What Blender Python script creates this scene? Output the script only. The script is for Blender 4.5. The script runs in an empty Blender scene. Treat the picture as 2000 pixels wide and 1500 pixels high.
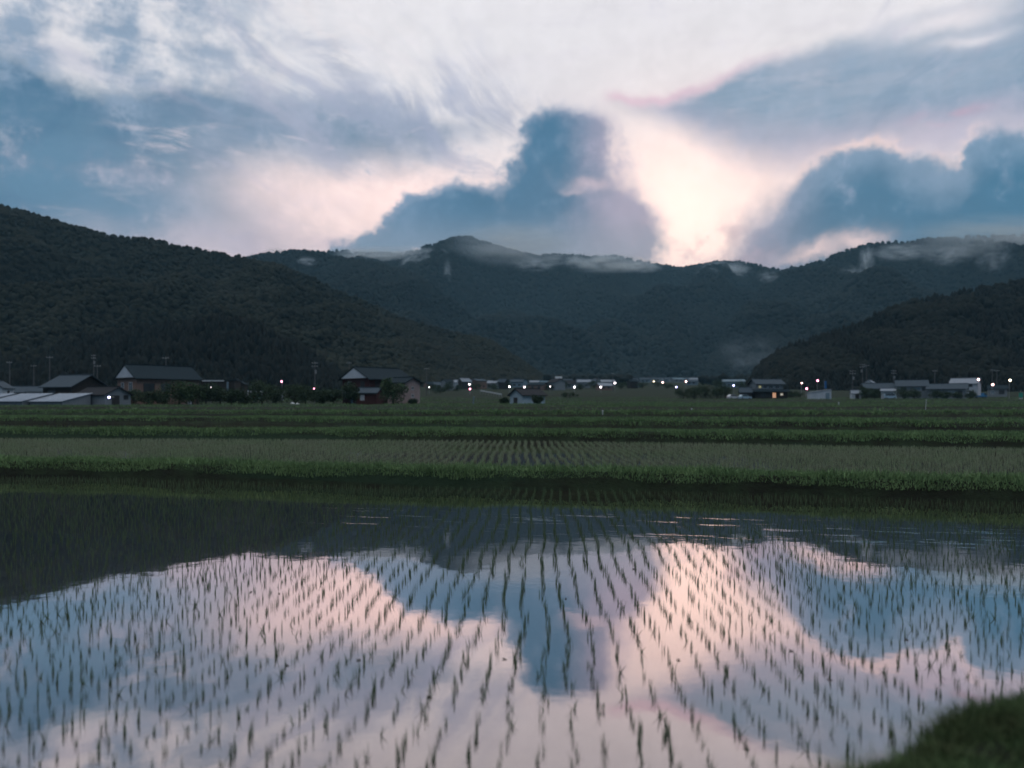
import bpy, math, random
import numpy as np
from mathutils import Vector, Matrix

random.seed(7)
rng = np.random.default_rng(7)
scene = bpy.context.scene
col = scene.collection
PI = math.pi
CAMH = 2.6          # camera above the near paddy water (z = 0)
F = 1500.0          # focal length in pixels of the 2000 px wide photograph
HOR = 788.0         # horizon row


def gx(px, d): return (px - 1000.0) / F * d
def gz(py, d): return CAMH + (HOR - py) / F * d
def srgb(r, g, b):
    f = lambda c: (c / 255 / 12.92) if c / 255 <= .04045 else ((c / 255 + .055) / 1.055) ** 2.4
    return (f(r), f(g), f(b), 1.0)


# ------------------------------------------------------------------ noise
def _hash(ix, iy, seed):
    h = (ix.astype(np.int64) * 374761393 + iy.astype(np.int64) * 668265263 + seed * 1274126177) & 0xFFFFFFFF
    h = ((h ^ (h >> 13)) * 1274126177) & 0xFFFFFFFF
    h = h ^ (h >> 16)
    return (h & 0xFFFF) / 65535.0 * 2 - 1

def vnoise(x, y, seed=0):
    x = np.asarray(x, float); y = np.asarray(y, float)
    ix = np.floor(x); iy = np.floor(y)
    fx = x - ix; fy = y - iy
    sx = fx * fx * fx * (fx * (fx * 6 - 15) + 10); sy = fy * fy * fy * (fy * (fy * 6 - 15) + 10)
    a = _hash(ix, iy, seed); b = _hash(ix + 1, iy, seed)
    c = _hash(ix, iy + 1, seed); d = _hash(ix + 1, iy + 1, seed)
    return (a * (1 - sx) + b * sx) * (1 - sy) + (c * (1 - sx) + d * sx) * sy

def fbm(x, y, seed=0, octs=4):
    v = 0; a = 1.0; s = 0
    for o in range(octs):
        v = v + a * vnoise(x * 2 ** o, y * 2 ** o, seed + o * 17); s += a; a *= .5
    return v / s


# ------------------------------------------------------------------ object helpers
def tag(o, label=None, cat=None, group=None, kind=None):
    if label: o['label'] = label
    if cat: o['category'] = cat
    if group: o['group'] = group
    if kind: o['kind'] = kind
    return o

def empty(name, loc, rz=0.0):
    o = bpy.data.objects.new(name, None); col.objects.link(o)
    o.location = loc; o.rotation_euler = (0, 0, rz); o.empty_display_size = .3
    return o

def link_mesh(name, me, mat=None, parent=None):
    o = bpy.data.objects.new(name, me); col.objects.link(o)
    if mat is not None and len(me.materials) == 0: me.materials.append(mat)
    if parent is not None: o.parent = parent
    return o

def np_mesh(name, V, faces_n, Fidx, tint=None, smooth=False):
    """V (n,3); Fidx (m,faces_n)"""
    V = np.ascontiguousarray(V, dtype=np.float32); Fidx = np.ascontiguousarray(Fidx, dtype=np.int32)
    me = bpy.data.meshes.new(name)
    m = len(Fidx)
    me.vertices.add(len(V)); me.vertices.foreach_set('co', V.ravel())
    me.loops.add(m * faces_n); me.loops.foreach_set('vertex_index', Fidx.ravel())
    me.polygons.add(m)
    me.polygons.foreach_set('loop_start', np.arange(m, dtype=np.int32) * faces_n)
    me.polygons.foreach_set('loop_total', np.full(m, faces_n, dtype=np.int32))
    if smooth: me.polygons.foreach_set('use_smooth', np.ones(m, dtype=bool))
    me.update(calc_edges=True)
    if tint is not None:
        at = me.attributes.new('tint', 'FLOAT', 'POINT')
        at.data.foreach_set('value', np.ascontiguousarray(tint, dtype=np.float32))
    return me

class MB:
    """collects simple solids into one mesh"""
    def __init__(s): s.v = []; s.f = []
    def add(s, vs, fs, M=None):
        b = len(s.v)
        for p in vs: s.v.append(tuple(M @ Vector(p)) if M is not None else tuple(p))
        for f in fs: s.f.append(tuple(b + i for i in f))
        return s
    def box(s, c, size, M=None):
        x, y, z = [q / 2 for q in size]; cx, cy, cz = c
        vs = [(cx + i * x, cy + j * y, cz + k * z) for i in (-1, 1) for j in (-1, 1) for k in (-1, 1)]
        fs = [(0, 1, 3, 2), (4, 6, 7, 5), (0, 4, 5, 1), (2, 3, 7, 6), (0, 2, 6, 4), (1, 5, 7, 3)]
        return s.add(vs, fs, M)
    def prism(s, poly, axis, a, b):
        """poly 2D extruded from a to b along axis ('x' or 'y')"""
        n = len(poly)
        if axis == 'x': vs = [(a, p[0], p[1]) for p in poly] + [(b, p[0], p[1]) for p in poly]
        else: vs = [(p[0], a, p[1]) for p in poly] + [(p[0], b, p[1]) for p in poly]
        fs = [tuple(range(n)), tuple(range(2 * n - 1, n - 1, -1))]
        fs += [(i, i + n, (i + 1) % n + n, (i + 1) % n) for i in range(n)]
        return s.add(vs, fs)
    def tube(s, p0, p1, r0, r1=None, n=8):
        r1 = r0 if r1 is None else r1
        p0 = Vector(p0); p1 = Vector(p1); d = (p1 - p0).normalized()
        a = d.orthogonal().normalized(); b = d.cross(a)
        vs = []
        for p, r in ((p0, r0), (p1, r1)):
            for i in range(n):
                t = 2 * PI * i / n
                vs.append(p + a * (r * math.cos(t)) + b * (r * math.sin(t)))
        fs = [(i, (i + 1) % n, (i + 1) % n + n, i + n) for i in range(n)]
        fs += [tuple(range(n - 1, -1, -1)), tuple(range(n, 2 * n))]
        return s.add(vs, fs)
    def build(s, name, mat, parent=None, smooth=False, bevel=0):
        me = bpy.data.meshes.new(name); me.from_pydata(s.v, [], s.f); me.update()
        import bmesh
        bm = bmesh.new(); bm.from_mesh(me); bmesh.ops.recalc_face_normals(bm, faces=bm.faces)
        bm.to_mesh(me); bm.free()
        if smooth: me.polygons.foreach_set('use_smooth', [True] * len(me.polygons))
        return link_mesh(name, me, mat, parent)

def copy_tree(o, parent=None):
    c = o.copy(); col.objects.link(c)
    if parent is not None: c.parent = parent
    for ch in list(o.children): copy_tree(ch, c)
    return c


# ------------------------------------------------------------------ node graph helper
class G:
    def __init__(s, tree): s.t = tree; s.n = tree.nodes; s.l = tree.links
    def node(s, typ, **kw):
        n = s.n.new(typ)
        for k, v in kw.items(): setattr(n, k, v)
        return n
    def put(s, sock, v):
        if v is None: return
        if hasattr(v, 'is_linked'): s.l.new(v, sock)
        else: sock.default_value = v
    def m(s, op, *a, clamp=False):
        n = s.node('ShaderNodeMath', operation=op, use_clamp=clamp)
        for i, v in enumerate(a): s.put(n.inputs[i], v)
        return n.outputs[0]
    def add(s, a, b): return s.m('ADD', a, b)
    def sub(s, a, b): return s.m('SUBTRACT', a, b)
    def mul(s, a, b): return s.m('MULTIPLY', a, b)
    def sst(s, x, lo, hi, a=0.0, b=1.0):
        n = s.node('ShaderNodeMapRange', interpolation_type='SMOOTHSTEP')
        s.put(n.inputs[0], x); s.put(n.inputs[1], lo); s.put(n.inputs[2], hi)
        n.inputs[3].default_value = a; n.inputs[4].default_value = b
        return n.outputs[0]
    def mix(s, f, a, b, blend='MIX'):
        n = s.node('ShaderNodeMix', data_type='RGBA', blend_type=blend, clamp_factor=True)
        s.put(n.inputs[0], f); s.put(n.inputs[6], a); s.put(n.inputs[7], b)
        return n.outputs[2]
    def noise(s, vec, scale, detail=4.0, rough=.5, dist=0.0):
        n = s.node('ShaderNodeTexNoise')
        if vec is not None: s.l.new(vec, n.inputs['Vector'])
        n.inputs['Scale'].default_value = scale; n.inputs['Detail'].default_value = detail
        n.inputs['Roughness'].default_value = rough; n.inputs['Distortion'].default_value = dist
        return n.outputs['Fac']
    def mapping(s, vec, loc=(0, 0, 0), rot=(0, 0, 0), sc=(1, 1, 1)):
        n = s.node('ShaderNodeMapping'); s.l.new(vec, n.inputs[0])
        n.inputs[1].default_value = loc; n.inputs[2].default_value = rot; n.inputs[3].default_value = sc
        return n.outputs[0]
    def curve(s, x, pts, handle='AUTO'):
        n = s.node('ShaderNodeFloatCurve'); s.put(n.inputs['Value'], x)
        c = n.mapping.curves[0]
        n.mapping.use_clip = False
        pts = sorted(pts)
        while len(c.points) < len(pts): c.points.new(.5, .5)
        for p, q in zip(c.points, pts): p.location = q; p.handle_type = handle
        n.mapping.update()
        return n.outputs[0]

MATS = {}
def new_mat(name):
    m = bpy.data.materials.new(name); m.use_nodes = True
    g = G(m.node_tree); b = m.node_tree.nodes['Principled BSDF']
    return m, g, b

def mat(name, c1, c2=None, scale=1.0, rough=.8, spec=.3, bump=0.0, bscale=None, metallic=0.0, detail=4, stretch=None, tint=False):
    """procedural surface: two colours broken up by noise in object space"""
    if name in MATS: return MATS[name]
    m, g, b = new_mat(name)
    c2 = c2 or tuple(q * .7 for q in c1[:3])
    tc = g.node('ShaderNodeTexCoord').outputs['Object']
    if stretch: tc = g.mapping(tc, sc=stretch)
    n = g.noise(tc, scale, detail, .6)
    f = g.sst(n, .3, .7)
    colr = g.mix(f, (*c1[:3], 1), (*c2[:3], 1))
    if tint:
        at = g.node('ShaderNodeAttribute', attribute_name='tint')
        k = g.add(.80, g.mul(at.outputs['Fac'], .40))
        cc = g.node('ShaderNodeCombineColor')
        for i in range(3): g.l.new(k, cc.inputs[i])
        colr = g.mix(1.0, colr, cc.outputs[0], 'MULTIPLY')
    g.l.new(colr, b.inputs['Base Color'])
    b.inputs['Roughness'].default_value = rough
    b.inputs['Specular IOR Level'].default_value = spec
    b.inputs['Metallic'].default_value = metallic
    if bump:
        bn = g.node('ShaderNodeBump'); bn.inputs['Strength'].default_value = bump
        g.l.new(g.noise(tc, bscale or scale * 4, 4, .6), bn.inputs['Height'])
        g.l.new(bn.outputs[0], b.inputs['Normal'])
    MATS[name] = m
    return m

def emit_mat(name, c, strength):
    if name in MATS: return MATS[name]
    m, g, b = new_mat(name)
    tc = g.node('ShaderNodeTexCoord').outputs['Object']
    colr = g.mix(g.noise(tc, 3.0, 2), (*c[:3], 1), tuple(q * .85 for q in c[:3]) + (1,))
    b.inputs['Base Color'].default_value = (.6, .6, .6, 1)
    g.l.new(colr, b.inputs['Emission Color'])
    b.inputs['Emission Strength'].default_value = strength
    MATS[name] = m
    return m


# ------------------------------------------------------------------ camera
cd = bpy.data.cameras.new('camera'); cam = bpy.data.objects.new('camera', cd); col.objects.link(cam)
cam.location = (0, 0, CAMH); cam.rotation_euler = (PI / 2, 0, 0)
cd.sensor_width = 36; cd.lens = 27; cd.shift_y = (HOR - 750) / 2000.0
cd.clip_start = .1; cd.clip_end = 30000
cd.dof.use_dof = True; cd.dof.focus_distance = 18.0; cd.dof.aperture_fstop = .66
scene.camera = cam

# ------------------------------------------------------------------ sky
SUN_AZ = math.atan((1330 - 1000) / F); SUN_EL = math.radians(1.5)
def paz(px): return math.atan((px - 1000) / F)
def ptl(px, py): return (HOR - py) / F * math.cos(paz(px))

def build_world():
    w = bpy.data.worlds.new('World'); scene.world = w; w.use_nodes = True
    nt = w.node_tree; g = G(nt); bg = nt.nodes['Background']
    D = g.node('ShaderNodeTexCoord').outputs['Generated']
    sp = g.node('ShaderNodeSeparateXYZ'); g.l.new(D, sp.inputs[0])
    x, y, z = sp.outputs
    az = g.m('ARCTAN2', x, y)
    hyp = g.m('MAXIMUM', g.m('SQRT', g.add(g.mul(x, x), g.mul(y, y))), .001)
    t = g.m('DIVIDE', z, hyp)
    # domain warps
    nA = g.sub(g.noise(D, 5.0, 5, .55), .5)
    nB = g.sub(g.noise(g.mapping(D, loc=(3.1, 1.7, 5.2)), 5.0, 5, .55), .5)
    nC = g.sub(g.noise(g.mapping(D, loc=(7.1, 2.7, 1.2)), 17.0, 5, .62), .5)
    nD = g.sub(g.noise(g.mapping(D, loc=(1.3, 8.7, 4.2)), 17.0, 5, .62), .5)
    nE = g.sub(g.noise(g.mapping(D, loc=(2.3, 3.7, 6.2)), 46.0, 4, .6), .5)
    nF = g.sub(g.noise(g.mapping(D, loc=(5.3, 1.2, 9.2)), 46.0, 4, .6), .5)
    streak = g.sub(g.noise(g.mapping(D, rot=(0, .12, 0), sc=(1, 1, 5.5)), 7.0, 7, .62, .25), .5)
    streak2 = g.sub(g.noise(g.mapping(D, loc=(4, 2, 1), rot=(0, -.22, 0), sc=(1, 1, 4.0)), 13.0, 6, .62, .3), .5)
    ra = g.add(g.sub(az, paz(1300)), g.mul(nA, .10)); rt = g.add(g.sub(t, ptl(1300, 560)), g.mul(nB, .05))
    th = g.m('ARCTAN2', rt, ra); rr = g.m('LOGARITHM', g.m('MAXIMUM', g.m('SQRT', g.m('MULTIPLY_ADD', ra, ra, g.mul(rt, rt))), .02), 2.718)
    cv = g.node('ShaderNodeCombineXYZ'); g.l.new(g.mul(th, 3.4), cv.inputs[0]); g.l.new(g.mul(rr, .9), cv.inputs[1]); cv.inputs[2].default_value = 2.3
    nR = g.mul(g.sub(g.noise(cv.outputs[0], 2.6, 7, .62, .5), .5), g.sst(g.m('ABSOLUTE', g.m('COSINE', th)), .35, .9))
    S0, S1 = -.8, 1.6
    T1 = .8
    def crv(azs, pts):
        return g.mul(g.curve(g.m('DIVIDE', g.sub(azs, S0), S1), [((paz(a) - S0) / S1, ptl(a, b) / T1) for a, b in pts]), T1)
    def warp(a, b):      # large / small amplitude
        return (g.add(az, g.add(g.mul(nA, a), g.mul(nC, b))), g.add(t, g.add(g.mul(nB, a), g.mul(nD, b))))
    def blob(px, py, rx, ry, A, T):
        u = g.m('DIVIDE', g.sub(A, paz(px)), rx / F); v = g.m('DIVIDE', g.sub(T, ptl(px, py)), ry / F)
        return g.m('EXPONENT', g.mul(g.add(g.mul(u, u), g.mul(v, v)), -1.0))
    c = lambda *q: srgb(*q)

    A1, T1w = warp(.05, .02)
    # --- clear / high bright veil
    base = g.mix(g.sst(t, .10, .36), c(222, 204, 216), c(226, 228, 236))
    base = g.mix(g.mul(g.sst(streak, -.05, .25), .3), base, c(208, 208, 222))
    base = g.mix(g.mul(g.sst(nR, -.02, .2), .7), base, c(178, 184, 208))
    base = g.mix(g.mul(g.sst(nR, -.04, -.24), .6), base, c(240, 234, 240))
    base = g.mix(g.mul(g.mul(g.sst(nA, -.02, .22), g.sst(t, .42, .22)), .4), base, c(224, 202, 218))
    glow1 = g.m('MAXIMUM', blob(1350, 400, 300, 190, A1, T1w), blob(1440, 345, 230, 62, A1, T1w))
    glow2 = blob(730, 400, 280, 90, A1, T1w)
    base = g.mix(g.mul(glow2, 1.0), base, (1.08, .86, .83, 1))
    base = g.mix(g.mul(glow1, 1.0), base, (1.10, .90, .86, 1))
    hot = g.mul(blob(1335, 432, 118, 105, A1, T1w), g.sst(nR, .4, -.1))
    base = g.mix(hot, base, (1.4, 1.13, 1.03, 1))
    # pink-lavender low veil left of the glow
    lowv = g.mul(blob(330, 440, 300, 80, A1, T1w), g.sst(nA, -.25, .1))
    base = g.mix(g.mul(lowv, .85), base, c(172, 170, 192))

    # --- left altostratus sheet
    A, T = warp(.05, .035)
    top = crv(A, [(-500, -60), (-200, 30), (0, 75), (150, 140), (260, 158), (430, 155), (560, 165), (700, 160), (800, 190), (900, 205), (1010, 215), (1080, 240), (1200, 270)])
    bot = crv(A, [(-500, 520), (0, 470), (250, 440), (420, 380), (520, 335), (700, 325), (850, 305), (950, 275), (1030, 255), (1200, 250)])
    up = g.sst(g.add(g.sub(top, T), g.mul(nE, .03)), -.008, .028)
    dn = g.sst(g.sub(T, bot), -.035, .05)
    mL = g.mul(g.mul(up, dn), g.sst(g.add(g.add(az, 0.0), g.mul(nC, .05)), .05, -.12))
    leftness = g.sst(az, -.22, -.56)
    dark = g.sst(g.add(g.mul(nA, 1.5), g.add(g.mul(leftness, .8), g.mul(streak, .9))), -.25, .65)
    cL = g.mix(dark, c(156, 170, 194), c(40, 98, 136))
    lumps = g.add(nC, g.add(g.mul(nE, .5), g.mul(nA, .4)))
    cL = g.mix(g.mul(g.sst(lumps, .02, .24), .55), cL, c(186, 192, 208))
    cL = g.mix(g.mul(g.sst(lumps, -.02, -.24), .5), cL, c(92, 134, 166))
    cL = g.mix(g.mul(g.sst(streak2, .06, .26), g.sst(g.sub(T, bot), .2, .0)), cL, c(226, 216, 226))
    cL = g.mix(g.mul(g.sst(nR, .02, .24), .55), cL, c(190, 190, 210))
    cL = g.mix(g.mul(g.sst(nR, -.04, -.24), .5), cL, c(84, 124, 158))
    base = g.mix(g.mul(mL, .95), base, cL)
    gl2 = g.mul(blob(690, 408, 300, 74, A1, T1w), g.sst(nR, .22, -.12))
    base = g.mix(gl2, base, (1.20, .95, .92, 1))
    # upper left grey-blue puffs above the sheet
    ulm = g.mul(g.sst(g.add(az, g.mul(nC, .2)), -.16, -.42), g.sst(g.add(g.mul(nC, 1.1), g.add(g.mul(nA, .6), g.mul(streak, .5))), -.16, .2))
    ulm = g.mul(ulm, g.sst(t, .27, .36))
    base = g.mix(g.mul(ulm, .95), base, c(130, 154, 182))
    # thin grey streaks in the middle of the sky
    mid = g.mul(blob(820, 225, 280, 85, A1, T1w), g.sst(nR, -.1, .12))
    base = g.mix(g.mul(mid, .75), base, c(150, 164, 192))
    fea = g.mul(blob(665, 120, 90, 40, az, g.sub(t, g.mul(g.sub(az, paz(665)), -.55))), g.sst(streak2, -.1, .15))
    base = g.mix(g.mul(fea, .6), base, c(150, 164, 192))
    fl2 = g.mul(blob(300, 360, 330, 26, A1, T1w), g.sst(nC, -.08, .12))
    base = g.mix(g.mul(fl2, .5), base, c(192, 190, 210))
    bl2 = g.mul(blob(90, 345, 360, 120, A1, T1w), g.sst(lumps, .26, -.1))
    base = g.mix(g.mul(g.mul(bl2, g.sst(nR, .2, -.1)), .9), base, c(92, 134, 166))
    bl3 = blob(270, 405, 150, 36, A1, T1w)
    base = g.mix(g.mul(bl3, .7), base, c(98, 136, 168))

    # --- right altostratus wedge
    A, T = warp(.04, .03)
    top = crv(A, [(1150, 205), (1185, 186), (1250, 197), (1340, 180), (1420, 150), (1500, 112), (1580, 88), (1680, 62), (1760, 35), (1860, 10), (2050, -30), (2500, -100)])
    bot = crv(A, [(1150, 205), (1210, 212), (1280, 232), (1340, 265), (1420, 300), (1510, 318), (1600, 312), (1720, 290), (1850, 275), (2000, 262), (2500, 300)])
    du = g.sub(top, T)
    up = g.sst(du, -.006, .020); dn = g.sst(g.sub(T, bot), -.03, .035)
    mR = g.mul(g.mul(up, dn), g.sst(az, paz(1150), paz(1260)))
    br = g.sst(g.add(g.mul(nA, 1.0), g.mul(streak, 1.0)), -.35, .3)
    cR = g.mix(br, c(152, 170, 194), c(112, 148, 178))
    cR = g.mix(g.mul(g.sst(lumps, .0, .25), .4), cR, c(170, 180, 200))
    cR = g.mix(g.mul(g.sst(streak2, .04, .24), .35), cR, c(188, 192, 210))
    cR = g.mix(g.mul(g.sst(g.sub(T, bot), .07, .0), .55), cR, c(176, 174, 198))
    cR = g.mix(g.mul(g.sst(nR, .02, .22), .5), cR, c(186, 186, 208))
    cR = g.mix(g.mul(g.sst(nR, -.03, -.22), .5), cR, c(100, 136, 168))
    base = g.mix(g.mul(mR, .95), base, cR)
    # pink lit lip along its upper left edge
    lip = g.mul(g.m('EXPONENT', g.mul(g.m('POWER', g.m('DIVIDE', g.sub(du, .004), .008), 2.0), -1.0)), g.mul(g.sst(az, paz(1165), paz(1210)), g.sst(az, paz(1620), paz(1300))))
    base = g.mix(g.mul(lip, .6), base, c(218, 184, 206))
    # bright gaps at upper right
    gap = g.mul(blob(1850, 45, 110, 26, A1, T1w), 1.0)
    base = g.mix(g.mul(gap, .9), base, c(232, 230, 238))
    gap2 = blob(1890, 82, 60, 10, A1, T1w)
    base = g.mix(g.mul(gap2, .8), base, c(226, 226, 236))
    pk = g.mul(blob(1850, 225, 55, 16, A1, T1w), g.sst(streak2, -.1, .12))
    base = g.mix(g.mul(pk, .55), base, c(206, 160, 186))
    lavgap = blob(1760, 285, 230, 42, A1, T1w)
    base = g.mix(g.mul(lavgap, .6), base, c(196, 190, 210))

    # --- right cumulus bank on the mountain
    A, T = warp(.020, .036)
    T = g.add(T, g.mul(nE, .024)); A = g.add(A, g.mul(nF, .02))
    ed = crv(A, [(1330, 600), (1400, 545), (1440, 470), (1480, 415), (1540, 372), (1590, 325), (1640, 304), (1690, 284), (1730, 284), (1760, 306), (1800, 318), (1850, 324), (1878, 314), (1890, 282), (1920, 262), (2000, 256), (2100, 250), (2300, 300), (2600, 330)])
    e = g.sub(ed, T)
    soft = g.sst(az, paz(1400), paz(1620), .05, .011)
    mC = g.sst(e, g.mul(soft, -1.0), soft)
    rim = g.mul(g.mul(g.m('EXPONENT', g.mul(g.m('POWER', g.m('DIVIDE', g.add(e, .003), .009), 2.0), -1.0)), g.sst(nD, -.22, .1)), g.mul(g.sst(az, paz(1480), paz(1600)), g.sst(az, paz(1960), paz(1880))))
    base = g.mix(g.mul(rim, .85), base, c(252, 226, 222))
    depth = g.sst(g.add(e, g.mul(nA, .08)), .0, .055)
    cC = g.mix(depth, c(122, 152, 182), c(52, 112, 148))
    cC = g.mix(g.mul(g.sst(lumps, .0, .26), .3), cC, c(104, 148, 182))
    cC = g.mix(g.mul(g.sst(t, .22, .16), .6), cC, c(56, 114, 152))
    cC = g.mix(g.mul(g.sst(az, paz(1640), paz(1430)), .6), cC, c(160, 162, 188))
    cC = g.mix(g.mul(g.sst(nC, .05, .3), .25), cC, c(170, 176, 198))
    base = g.mix(mC, base, cC)
    for (bx, by, rx, ry, k) in ((1672, 472, 42, 20, .85), (1592, 486, 34, 14, .8), (1555, 500, 30, 10, .5)):
        base = g.mix(g.mul(blob(bx, by, rx, ry, A, T), k), base, c(240, 218, 220))

    # --- central towering cloud
    A, T = warp(.020, .030)
    T = g.add(T, g.mul(nE, .014)); A = g.add(A, g.mul(nF, .014))
    f = None
    for (bx, by, rx, ry) in ((1080, 252, 54, 46), (1156, 258, 50, 48), (1058, 325, 56, 66), (1136, 340, 78, 70), (1075, 410, 100, 70), (1185, 420, 74, 50), (1225, 440, 48, 46), (1215, 490, 80, 40),
                             (905, 398, 56, 40), (845, 420, 52, 36), (792, 442, 46, 34), (738, 476, 56, 22), (960, 430, 80, 60), (900, 470, 130, 44), (1080, 485, 150, 50), (690, 498, 50, 16)):
        u = g.m('MULTIPLY_ADD', A, F / rx, -paz(bx) * F / rx); v = g.m('MULTIPLY_ADD', T, F / ry, -ptl(bx, by) * F / ry)
        e1 = g.m('POWER', .3679, g.m('MULTIPLY_ADD', u, u, g.mul(v, v)))
        f = e1 if f is None else g.add(f, e1)
    fn = g.add(f, g.add(g.mul(nC, 1.05), g.add(g.mul(nE, 1.15), g.mul(nB, .4))))
    soft2 = g.sst(az, paz(1000), paz(1200), .30, .62)
    mT = g.sst(g.sub(fn, .42), g.mul(soft2, -.6), soft2)
    e = g.mul(g.sub(fn, .42), .06)
    rgt = g.sst(g.add(az, g.add(g.mul(nA, .10), g.mul(nC, .07))), paz(1075), paz(1225))
    cT = g.mix(g.sst(g.add(e, g.mul(nC, .03)), .0, .05), c(160, 174, 198), c(58, 112, 148))
    cT = g.mix(g.mul(g.sst(lumps, .0, .26), .35), cT, c(132, 158, 186))
    lowl = g.mul(g.sst(az, paz(960), paz(700)), .75)
    cT = g.mix(lowl, cT, c(108, 142, 176))
    cT = g.mix(g.mul(blob(1040, 345, 90, 120, A, T), .6), cT, c(62, 114, 150))
    cT = g.mix(g.mul(rgt, .85), cT, c(172, 168, 192))
    cT = g.mix(g.mul(g.sst(nD, .02, .3), .35), cT, c(160, 172, 196))
    cT = g.mix(g.mul(g.sst(t, .26, .19), .75), cT, c(126, 148, 172))
    base = g.mix(mT, base, cT)
    for (bx, by, rx, ry, k) in ((1150, 358, 40, 10, .5), (1120, 372, 26, 7, .35)):
        base = g.mix(g.mul(blob(bx, by, rx, ry, A, T), k), base, c(226, 206, 216))
    # scud in the glow just above the notch
    scud = g.mul(blob(1400, 480, 90, 50, A, T), g.sst(nC, -.06, .16))
    base = g.mix(g.mul(scud, .8), base, c(186, 168, 182))
    sc2 = g.mul(blob(1270, 462, 60, 34, A, T), g.sst(nD, -.02, .16))
    base = g.mix(g.mul(sc2, .6), base, c(188, 172, 188))
    sc3 = g.mul(blob(620, 470, 70, 14, A, T), g.sst(nC, -.1, .1))
    base = g.mix(g.mul(sc3, .6), base, c(186, 176, 194))

    # --- the rest of the dusk sky: sides, brightened zenith and behind the camera
    side = g.mix(g.sst(g.add(g.mul(nA, 1.3), g.mul(streak, .6)), -.3, .3), c(66, 90, 120), c(104, 126, 152))
    base = g.mix(g.sst(g.m('ABSOLUTE', az), .62, 1.15), base, side)
    zen = g.mix(g.sst(nA, -.2, .2), (.94, 1.0, 1.08, 1), (1.36, 1.40, 1.44, 1))  # overhead sky out of view, raised in brightness to light grass and ground
    base = g.mix(g.sst(t, .62, 1.4), base, zen)
    base = g.mix(g.sst(t, .02, -.04), base, c(40, 48, 54))
    # fine cloud grain
    gr_ = g.add(1.0, g.add(g.mul(nE, .16), g.mul(nC, .22)))
    gv = g.node('ShaderNodeVectorMath', operation='SCALE'); g.l.new(base, gv.inputs[0]); g.l.new(gr_, gv.inputs['Scale']); base = gv.outputs[0]

    sky = g.node('ShaderNodeTexSky', sky_type='NISHITA')
    sky.sun_disc = False; sky.sun_elevation = SUN_EL; sky.sun_rotation = SUN_AZ
    sky.air_density = 1.0; sky.dust_density = 2.0
    skyc = g.node('ShaderNodeVectorMath', operation='SCALE'); g.l.new(sky.outputs[0], skyc.inputs[0]); skyc.inputs['Scale'].default_value = .012
    tot = g.node('ShaderNodeVectorMath', operation='MULTIPLY_ADD')
    g.l.new(base, tot.inputs[0]); tot.inputs[1].default_value = (1.16, 1.11, 1.07); g.l.new(skyc.outputs[0], tot.inputs[2])
    # the whole sum is in the sky's physical units, so the usual 0.1 strength applies
    sc = g.node('ShaderNodeVectorMath', operation='SCALE'); g.l.new(tot.outputs[0], sc.inputs[0]); sc.inputs['Scale'].default_value = 10.0
    g.l.new(sc.outputs[0], bg.inputs['Color']); bg.inputs['Strength'].default_value = .1
    w.cycles.sampling_method = 'MANUAL'; w.cycles.sample_map_resolution = 512
build_world()

sl = bpy.data.lights.new('sun', 'SUN'); so = bpy.data.objects.new('sun', sl); col.objects.link(so)
sl.energy = .12; sl.angle = math.radians(10); sl.color = (1, .82, .7)
sd = Vector((math.sin(SUN_AZ) * math.cos(SUN_EL), math.cos(SUN_AZ) * math.cos(SUN_EL), math.sin(SUN_EL)))
so.rotation_euler = sd.to_track_quat('Z', 'Y').to_euler(); so.location = (50, 300, 500)

# ------------------------------------------------------------------ materials
M_soil = mat('field_soil', (.030, .040, .020), (.045, .062, .028), .6, .95, .1, .5, 6)
def ground_material():
    m, g, b = new_mat('grassy_ground')
    tc = g.node('ShaderNodeTexCoord').outputs['Object']
    n = g.noise(tc, .9, 5, .65); n2 = g.noise(g.mapping(tc, sc=(.016, .20, 1)), 1.0, 4, .6)
    c1 = g.mix(g.sst(n, .3, .7), (.013, .015, .011, 1), (.022, .036, .019, 1))
    c2 = g.mix(g.sst(n2, .54, .64), c1, (.018, .034, .020, 1)); c2 = g.mix(g.sst(n2, .44, .36), c2, (.010, .012, .009, 1))
    g.l.new(c2, b.inputs['Base Color']); b.inputs['Roughness'].default_value = .95; b.inputs['Specular IOR Level'].default_value = .1
    bn = g.node('ShaderNodeBump'); bn.inputs['Strength'].default_value = .8; bn.inputs['Distance'].default_value = .2
    g.l.new(g.noise(tc, 5, 5, .7), bn.inputs['Height']); g.l.new(bn.outputs[0], b.inputs['Normal'])
    return m
M_ground = ground_material()
M_grass = mat('bank_grass', (.150, .240, .105), (.100, .170, .075), .8, .8, .15, tint=True)
M_grass_near = mat('near_grass', (.070, .125, .052), (.075, .090, .045), 2.0, .85, .1, tint=True)
M_rice = mat('rice_leaf', (.040, .080, .036), (.056, .100, .046), 3, .6, .25, tint=True)
M_rice_mid = mat('young_rice_leaf', (.150, .210, .115), (.180, .210, .140), .3, .7, .2, tint=True)
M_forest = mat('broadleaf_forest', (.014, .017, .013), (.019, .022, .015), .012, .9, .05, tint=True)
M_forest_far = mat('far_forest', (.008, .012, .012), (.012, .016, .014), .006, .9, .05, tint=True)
M_conifer = mat('conifer_forest', (.0065, .008, .007), (.009, .0105, .009), .02, .9, .05, tint=True)
M_forest_right = mat('dark_broadleaf_forest', (.007, .009, .0075), (.010, .012, .009), .02, .9, .05, tint=True)
M_hill = mat('forest_floor', (.010, .012, .009), (.014, .016, .011), .03, .95, .05)
M_leaf = mat('tree_leaves', (.026, .048, .026), (.040, .066, .034), .5, .75, .15, tint=True)
M_leaf2 = mat('shrub_leaves', (.030, .062, .030), (.048, .080, .036), .7, .75, .15, tint=True)
M_bark = mat('bark', (.06, .05, .04), (.035, .03, .026), 3, .9, .1, .6)

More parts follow.
